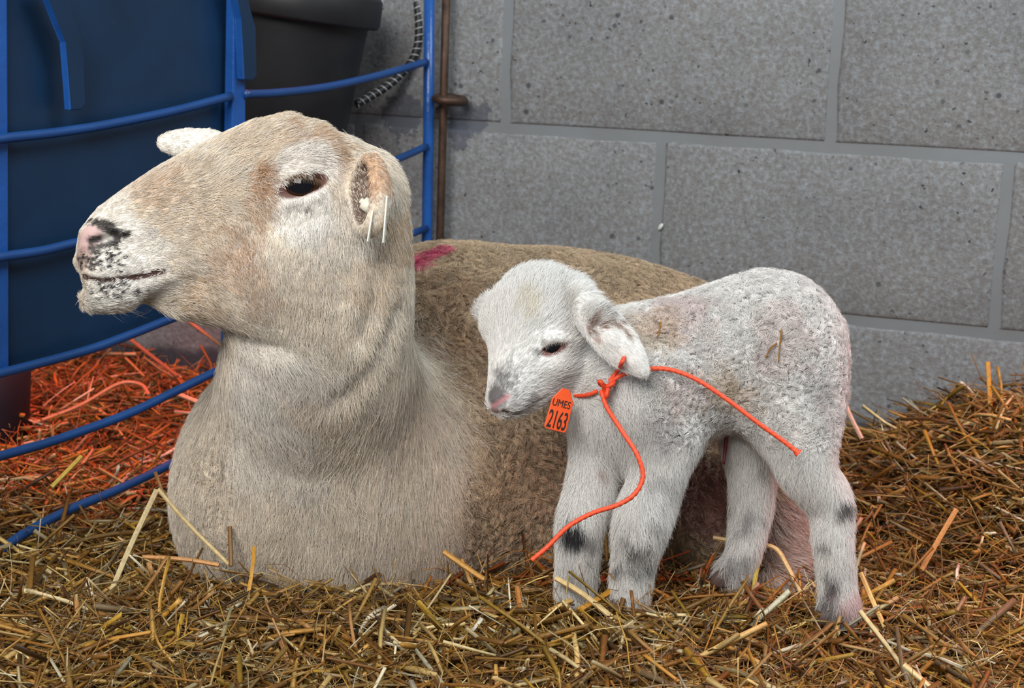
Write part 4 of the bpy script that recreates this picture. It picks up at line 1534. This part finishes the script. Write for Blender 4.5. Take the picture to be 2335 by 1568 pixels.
tago = empty('numbered_tag', tuple(tp_(0, 48)))
tag(tago, "orange plastic tag with black number hanging under the lamb's chin", 'tag')
prism('tag_plate', [tp_(*q) for q in ((-23, -49), (22, -49), (26, -44), (25, 22), (10, 49), (-9, 49), (-25, 22), (-27, -44))], -tn_ * 0.0018, M_TAGORANGE, tago, 0.0005)
for txt, yy, wpx, hpx in (('UMES', 8, 42, 17), ('2163', -43, 44, 42)):
    cv = bpy.data.curves.new('lettering', 'FONT')
    cv.body = txt
    cv.align_x = 'CENTER'
    cv.extrude = 0.002
    cv.offset = 0.0 if txt == 'UMES' else 0.008
    to = bpy.data.objects.new('lettering', cv)
    COL.objects.link(to)
    bpy.context.view_layer.update()
    me = bpy.data.meshes.new_from_object(to.evaluated_get(bpy.context.evaluated_depsgraph_get()))
    bpy.data.objects.remove(to)
    co = np.array([v.co for v in me.vertices])
    x0, x1, y0, y1 = co[:, 0].min(), co[:, 0].max(), co[:, 1].min(), co[:, 1].max()
    for v in me.vertices:
        q = tp_((v.co.x - (x0 + x1) / 2) / (x1 - x0) * wpx - 1, yy + (v.co.y - y0) / (y1 - y0) * hpx - 2, 0.0003 + v.co.z * 0.08)
        v.co = tuple(q)
    me.materials.clear()
    link('lettering', me, M_INK, tago)

#@@STRAW
# ----------------------------------------------------------------------------
# straw
# ----------------------------------------------------------------------------
PAL = 0.72 * np.array([lin(*c) for c in ((168, 120, 50), (146, 98, 38), (192, 146, 74), (208, 174, 108), (126, 84, 38), (102, 70, 36), (222, 200, 146), (184, 144, 52), (158, 132, 96), (232, 220, 186))])
PW = np.array([0.19, 0.15, 0.15, 0.12, 0.11, 0.08, 0.07, 0.07, 0.04, 0.03])
PW /= PW.sum()


def straw_batch(c, d, L, r, col, sides=4, seg=3, bend=0.0, flat=0.5):
    """many stalks at once: centres, directions, lengths, radii -> arrays"""
    k = len(c)
    d = unit(d)
    ref = np.where(np.abs(d[:, 2:3]) < 0.9, np.array([[0, 0, 1.0]]), np.array([[1.0, 0, 0]]))
    u = unit(np.cross(d, ref))
    v = np.cross(d, u)
    ro = rng.random(k) * 2 * np.pi
    u, v = u * np.cos(ro)[:, None] + v * np.sin(ro)[:, None], v * np.cos(ro)[:, None] - u * np.sin(ro)[:, None]
    t = np.linspace(-0.5, 0.5, seg + 1)
    bd = rng.normal(0, 1, k) * bend
    path = c[:, None] + d[:, None] * (L[:, None] * t)[..., None] + v[:, None] * ((bd * L)[:, None] * (t ** 2 * 4 - 1))[..., None]
    a = np.linspace(0, 2 * np.pi, sides, endpoint=False)
    fl_ = flat + (1 - flat) * rng.random(k)
    rr = r[:, None, None] * np.ones((1, seg + 1, 1)) * (1 + 0.12 * rng.normal(0, 1, (k, seg + 1, 1)))
    V = path[:, :, None] + (rr * np.cos(a))[..., None] * u[:, None, None] + (rr * np.sin(a) * fl_[:, None, None])[..., None] * v[:, None, None]
    per = (seg + 1) * sides
    V = V.reshape(k * per, 3)
    i = (np.arange(seg) * sides)[:, None]
    j = np.arange(sides)[None]
    q = np.stack([i + j, i + (j + 1) % sides, i + sides + (j + 1) % sides, i + sides + j], -1).reshape(-1, 4)
    if sides == 4:
        q = np.vstack([q, [[3, 2, 1, 0]], [[seg * 4, seg * 4 + 1, seg * 4 + 2, seg * 4 + 3]]])
    Q = (q[None] + (np.arange(k) * per)[:, None, None]).reshape(-1, 4)
    streak = 1 + 0.22 * rng.normal(0, 1, (k, 1, sides, 1)) + 0.10 * rng.normal(0, 1, (k, seg + 1, 1, 1))
    C = np.clip(col[:, None, None, :] * np.clip(streak, 0.4, 1.7), 0.004, 0.95)
    return V, Q, C.reshape(k * per, 3), path


def floor_xy(n, biased=True):
    """spots on the ground the photograph can see, a margin around"""
    out = np.zeros((0, 2))
    while len(out) < n:
        y = 0.96 + (2.25 - 0.96) * rng.random(n * 2)
        x = (rng.random(n * 2) - 0.5) * 2 * (0.36 * y + 0.12)
        dw = (x - WO[0]) * WN[0] + (y - WO[1]) * WN[1]
        m = dw > 0.012
        m &= rng.random(n * 2) < np.clip(1.75 - 0.72 * y, 0.35, 1) if biased else True
        out = np.vstack([out, np.stack([x, y], -1)[m]])
    return out[:n]


def clear_of(path, tol=-0.004):
    k, s_, _ = path.shape
    q = path.reshape(-1, 3)
    dd = np.minimum(ewe.sdf(q), lam.sdf(q)).reshape(k, s_)
    wd_ = ((q - WO) @ WN).reshape(k, s_)
    return (dd.min(1) > tol) & (wd_.min(1) > 0.004)


def make_straw(n, Lr, rr, zr, tilt, bend, seg, flat, dark=1.0, sides=4):
    xy = floor_xy(n)
    z = ground_z(xy[:, 0], xy[:, 1]) + zr[0] + (zr[1] - zr[0]) * rng.random(n)
    az = rng.random(n) * 2 * np.pi
    el = rng.normal(0, tilt, n)
    L = Lr[0] + (Lr[1] - Lr[0]) * rng.random(n) ** 1.9
    z = z + np.abs(np.sin(el)) * L * 0.10
    d = np.stack([np.cos(az) * np.cos(el), np.sin(az) * np.cos(el), np.sin(el)], -1)
    r = rr[0] + (rr[1] - rr[0]) * rng.random(n) ** 1.5
    ci = rng.choice(len(PAL), n, p=PW)
    col = PAL[ci] * (0.5 + 0.8 * rng.random(n) ** 1.3)[:, None] * dark
    c = np.stack([xy[:, 0], xy[:, 1], z], -1)
    V, Q, C, path = straw_batch(c, d, L, r, col, sides, seg, bend, flat)
    ok = clear_of(path)
    per, qp = (seg + 1) * sides, len(Q) // n
    V = V.reshape(n, per, 3)[ok].reshape(-1, 3)
    C = C.reshape(n, per, 3)[ok].reshape(-1, 3)
    m = ok.sum()
    q0 = Q[:qp]
    return V, (q0[None] + (np.arange(m) * per)[:, None, None]).reshape(-1, 4), C


PAL_ = PAL
chunks = [make_straw(21000, (0.03, 0.13), (0.0009, 0.0027), (-0.012, 0.006), 0.20, 0.03, 2, 0.13, 0.85),
          make_straw(13000, (0.025, 0.12), (0.0009, 0.0026), (0.0, 0.020), 0.31, 0.06, 3, 0.13),
          make_straw(1500, (0.015, 0.05), (0.0009, 0.0021), (0.0, 0.012), 0.8, 0.03, 2, 0.35),
          make_straw(16000, (0.02, 0.09), (0.0003, 0.0007), (0.0, 0.022), 0.45, 0.16, 4, 0.6)]
Vs, Qs, Cs, o_ = [], [], [], 0
for V, Q, C in chunks:
    Vs.append(V); Qs.append(Q + o_); Cs.append(C); o_ += len(V)
so = link('straw_bedding', np_mesh('straw_bedding', np.vstack(Vs), np.vstack(Qs), False, np.vstack(Cs)), M_STRAW)
tag(so, 'thick golden brown straw bedding covering the barn floor', 'straw', kind='stuff')


# single stalks lying loose on top: hollow cut stems with a node ring
def stalk_mesh(L, r, bend, col, kink=0.0):
    n = 5
    t = np.linspace(-0.5, 0.5, n)
    path = np.stack([t * L, bend * L * (t ** 2 * 4 - 1), np.abs(t) * -kink * L], -1)
    sides = 6
    T, N_, B_ = frames(path)
    a = np.linspace(0, 2 * np.pi, sides, endpoint=False)
    rad = r * np.array([1.0, 0.96, 1.12, 0.94, 1.0])
    V = path[:, None] + rad[:, None, None] * (N_[:, None] * np.cos(a)[None, :, None] + B_[:, None] * (0.5 * np.sin(a))[None, :, None])
    inner = np.stack([path[0] + T[0] * L * 0.06 + 0.7 * (V[0] - path[0]), path[-1] - T[-1] * L * 0.06 + 0.7 * (V[-1] - path[-1])])
    V = np.vstack([V.reshape(-1, 3), inner.reshape(-1, 3)])
    Q = []
    for i in range(n - 1):
        for j in range(sides):
            k = (j + 1) % sides
            Q.append((i * sides + j, i * sides + k, (i + 1) * sides + k, (i + 1) * sides + j))
    b0 = n * sides
    for j in range(sides):
        k = (j + 1) % sides
        Q.append((k, j, b0 + j, b0 + k))
        Q.append(((n - 1) * sides + j, (n - 1) * sides + k, b0 + sides + k, b0 + sides + j))
    C = np.tile(col, (len(V), 1))
    C[:b0] *= np.tile(1 + 0.22 * np.sin(np.arange(sides) * 2.4 + L * 999), n)[:, None]
    C[b0:] *= 0.45
    me = np_mesh('straw_stalk', V, np.array(Q), True, C)
    me.materials.append(M_STRAW)
    return me


SHADES = [('pale', lin(214, 192, 146)), ('golden', lin(196, 146, 62)), ('tan', lin(178, 128, 74)), ('brown', lin(132, 88, 42)), ('greyish', lin(160, 138, 112)), ('whitish', lin(226, 214, 188))]
stalks = []
for i in range(36):
    nm, c_ = SHADES[i % 6]
    ln = (0.024, 0.042, 0.066)[(i // 6) % 3] * (0.9 + 0.25 * r_.random())
    stalks.append((nm, ('short', 'midsize', 'long')[(i // 6) % 3], stalk_mesh(ln, 0.0013 + 0.0010 * r_.random(), r_.normal(0, 0.04), c_ * (0.75 + 0.2 * r_.random()), 0.06 * r_.random())))
PLACES = [(250, "left of the ewe's chest"), (640, "in the lower left below the ewe"), (1080, "below the ewe's brisket"), (1480, "below the lamb's front hooves"), (1900, "below the lamb's hind hoof"), (9999, 'right of the lamb')]
done = tries = 0
GROUP = 'loose straw stalks on top of the bedding'
used = set()
while done < 240 and tries < 9000:
    tries += 1
    y = 1.15 + 0.60 * rng.random() ** 1.6
    x = (rng.random() - 0.5) * 2 * 0.325 * y
    az, el = rng.random() * 2 * math.pi, rng.normal(0, 0.45)
    el = max(-1.2, min(1.2, el))
    d = np.array([math.cos(az) * math.cos(el), math.sin(az) * math.cos(el), math.sin(el)])
    nm, size, me = stalks[int(rng.integers(len(stalks)))]
    hl = {'short': 0.013, 'midsize': 0.024, 'long': 0.037}[size]
    c = np.array([x, y, float(ground_z(np.array([x]), np.array([y]))[0]) + 0.016 + abs(math.sin(el)) * hl * 0.45])
    pth = c + d * np.linspace(-hl, hl, 7)[:, None]
    if not clear_of(pth[None], 0.001)[0]: continue
    q = c - EYE
    px_ = CX + FPX * (q @ RIGHT) / (q @ FWD)
    place = next(t for lim, t in PLACES if px_ < lim)
    if y > 1.5: place = 'behind the gate' if px_ < 520 else ('beside the wall at right' if px_ > 1850 else 'behind the lamb')
    pose = 'upright' if abs(el) > 0.75 else ('slanting' if abs(el) > 0.3 else 'lying flat')
    lab = f'{size} {nm} straw stalk {pose} {place}'
    if lab in used: continue
    used.add(lab)
    o = bpy.data.objects.new('straw_stalk', me)
    COL.objects.link(o)
    o.location = tuple(c)
    q1 = Vector(d).to_track_quat('X', 'Z')
    o.rotation_euler = (q1 @ Matrix.Rotation(rng.random() * 6.28, 3, 'X').to_quaternion()).to_euler()
    tag(o, lab, 'straw', GROUP)
    done += 1


def named_stalk(label, pts, r, col, name='straw_stalk', lobes=0):
    path = catmull(np.array([P(*q) for q in pts]), 6 * (len(pts) - 1) + 1)
    path_c = path.mean(0)
    V, Q, caps = tube_arrays(path, r, 6)
    me = bpy.data.meshes.new(name)
    me.from_pydata([tuple(v) for v in V], [], [tuple(f) for f in Q] + [tuple(f) for f in caps])
    a = me.color_attributes.new('tint', 'FLOAT_COLOR', 'POINT')
    cc = np.ones((len(V), 4), np.float32)
    cc[:, :3] = col
    a.data.foreach_set('color', cc.ravel())
    o = link(name, me, M_STRAW, None, origin=tuple(path_c))
    tag(o, label, 'straw')
    return o


YEL, PALE, BRN, GLD = lin(226, 196, 92), lin(206, 186, 142), lin(150, 110, 62), lin(196, 142, 56)
named_stalk('thick pale straw stalk leaning up to the bent tip left of the ewe', [(255, 1345, 1.335), (300, 1240, 1.345), (358, 1116, 1.355)], 0.0024, PALE)
named_stalk("long pale straw sloping down to the ewe's chest from the bent tip", [(360, 1114, 1.355), (430, 1195, 1.36), (520, 1285, 1.365)], 0.0019, lin(214, 190, 140))
named_stalk('short bright yellow straw behind the lowest blue rail at left', [(118, 1110, 1.56), (186, 1040, 1.58)], 0.0022, YEL)
named_stalk("flat brown straw with white tip lying left of the ewe's chest", [(326, 1269, 1.36), (420, 1275, 1.355), (500, 1288, 1.35)], 0.0020, lin(190, 132, 70))
named_stalk("dark upright straw stub at left edge of the ewe's brisket", [(524, 1200, 1.372), (527, 1290, 1.36)], 0.0019, lin(120, 84, 36))
named_stalk("upright golden straw in front of the ewe's brisket", [(580, 1245, 1.35), (575, 1300, 1.345), (562, 1380, 1.33)], 0.0018, GLD)
named_stalk("long golden straw leaning against the ewe's flank left of the lamb's hooves", [(1012, 1258, 1.385), (1100, 1318, 1.37), (1180, 1362, 1.355)], 0.0024, GLD)
named_stalk("short bold yellow straw lying across the lamb's front hooves", [(1440, 1320, 1.315), (1390, 1350, 1.31), (1320, 1392, 1.30)], 0.0026, lin(190, 132, 40))
named_stalk("pale straw slanting down in front of the lamb's left hoof", [(1268, 1318, 1.318), (1330, 1355, 1.305), (1405, 1415, 1.29)], 0.0024, lin(216, 186, 128))
named_stalk("curved straw arching from the ewe's hind hoof in front of the udder", [(1626, 1225, 1.40), (1700, 1238, 1.395), (1765, 1248, 1.39), (1795, 1290, 1.38), (1825, 1350, 1.37)], 0.0020, lin(206, 168, 108))
named_stalk('upright greenish yellow straw under the arching straw', [(1737, 1255, 1.388), (1725, 1300, 1.38), (1718, 1345, 1.37)], 0.0021, lin(190, 168, 74))
named_stalk('tall straw standing against the wall at right', [(2252, 825, 1.74), (2258, 930, 1.73), (2265, 1010, 1.72)], 0.0026, lin(196, 140, 44))
named_stalk("pinkish straw leaning on the wall behind the lamb's tail", [(1915, 880, 1.77), (1935, 940, 1.76), (1965, 1000, 1.75)], 0.0026, lin(200, 168, 146))
named_stalk('long orange tinted straw leaning in the straw right of the lamb', [(2180, 1162, 1.49), (2140, 1230, 1.47), (2100, 1300, 1.45)], 0.0026, lin(196, 142, 84))
named_stalk('pair of pale straws standing right of the near hind hoof, left one', [(1962, 1305, 1.335), (1990, 1370, 1.325), (2018, 1430, 1.31)], 0.0021, lin(224, 186, 116))
named_stalk('bright white split straw lying in front of the ewe', [(905, 1427, 1.285), (940, 1463, 1.275), (978, 1500, 1.265)], 0.0021, lin(226, 216, 190))
named_stalk('reddish brown upright straw standing below the brisket', [(1180, 1340, 1.32), (1190, 1410, 1.30), (1203, 1500, 1.275)], 0.0024, lin(176, 112, 52))
named_stalk('long tan straw lying on the rubble of straw behind the gate', [(75, 965, 1.86), (180, 925, 1.88), (270, 875, 1.9), (320, 876, 1.9), (340, 900, 1.88)], 0.0022, lin(190, 140, 100))
named_stalk('brown straw leaning on the wall under the blue sheet', [(297, 774, 2.05), (350, 815, 2.03), (405, 858, 2.0)], 0.0024, lin(150, 104, 72))
named_stalk("brown straw leaning on the wall below the ewe's jaw", [(420, 724, 2.02), (470, 762, 2.01), (515, 795, 2.0)], 0.0022, lin(176, 122, 84))
named_stalk('pale straw lying left of the blue centre post foot', [(405, 898, 1.84), (440, 912, 1.83), (476, 927, 1.82)], 0.0026, lin(222, 198, 160))
# bits of chaff caught in the lamb's fleece
for lab, pts in (("tiny brown straw bit caught in the lamb's fleece behind the ear", ((1506, 735), (1504, 752), (1499, 768))),
                 ("thin golden straw bit caught in the fleece on the lamb's hip", ((1782, 752), (1779, 780), (1775, 826))),
                 ("curled dark straw bit caught in the fleece beside the golden bit", ((1772, 782), (1756, 795), (1746, 816)))):
    path = catmull(np.array([surf(lam, x, y, 0.008) for x, y in pts]), 13)
    o = tube('straw_fragment', path, np.linspace(0.0009, 0.0005, 13), simple('chaff', lin(140, 96, 30), 0.6), None, 6)
    tag(o, lab, 'straw')
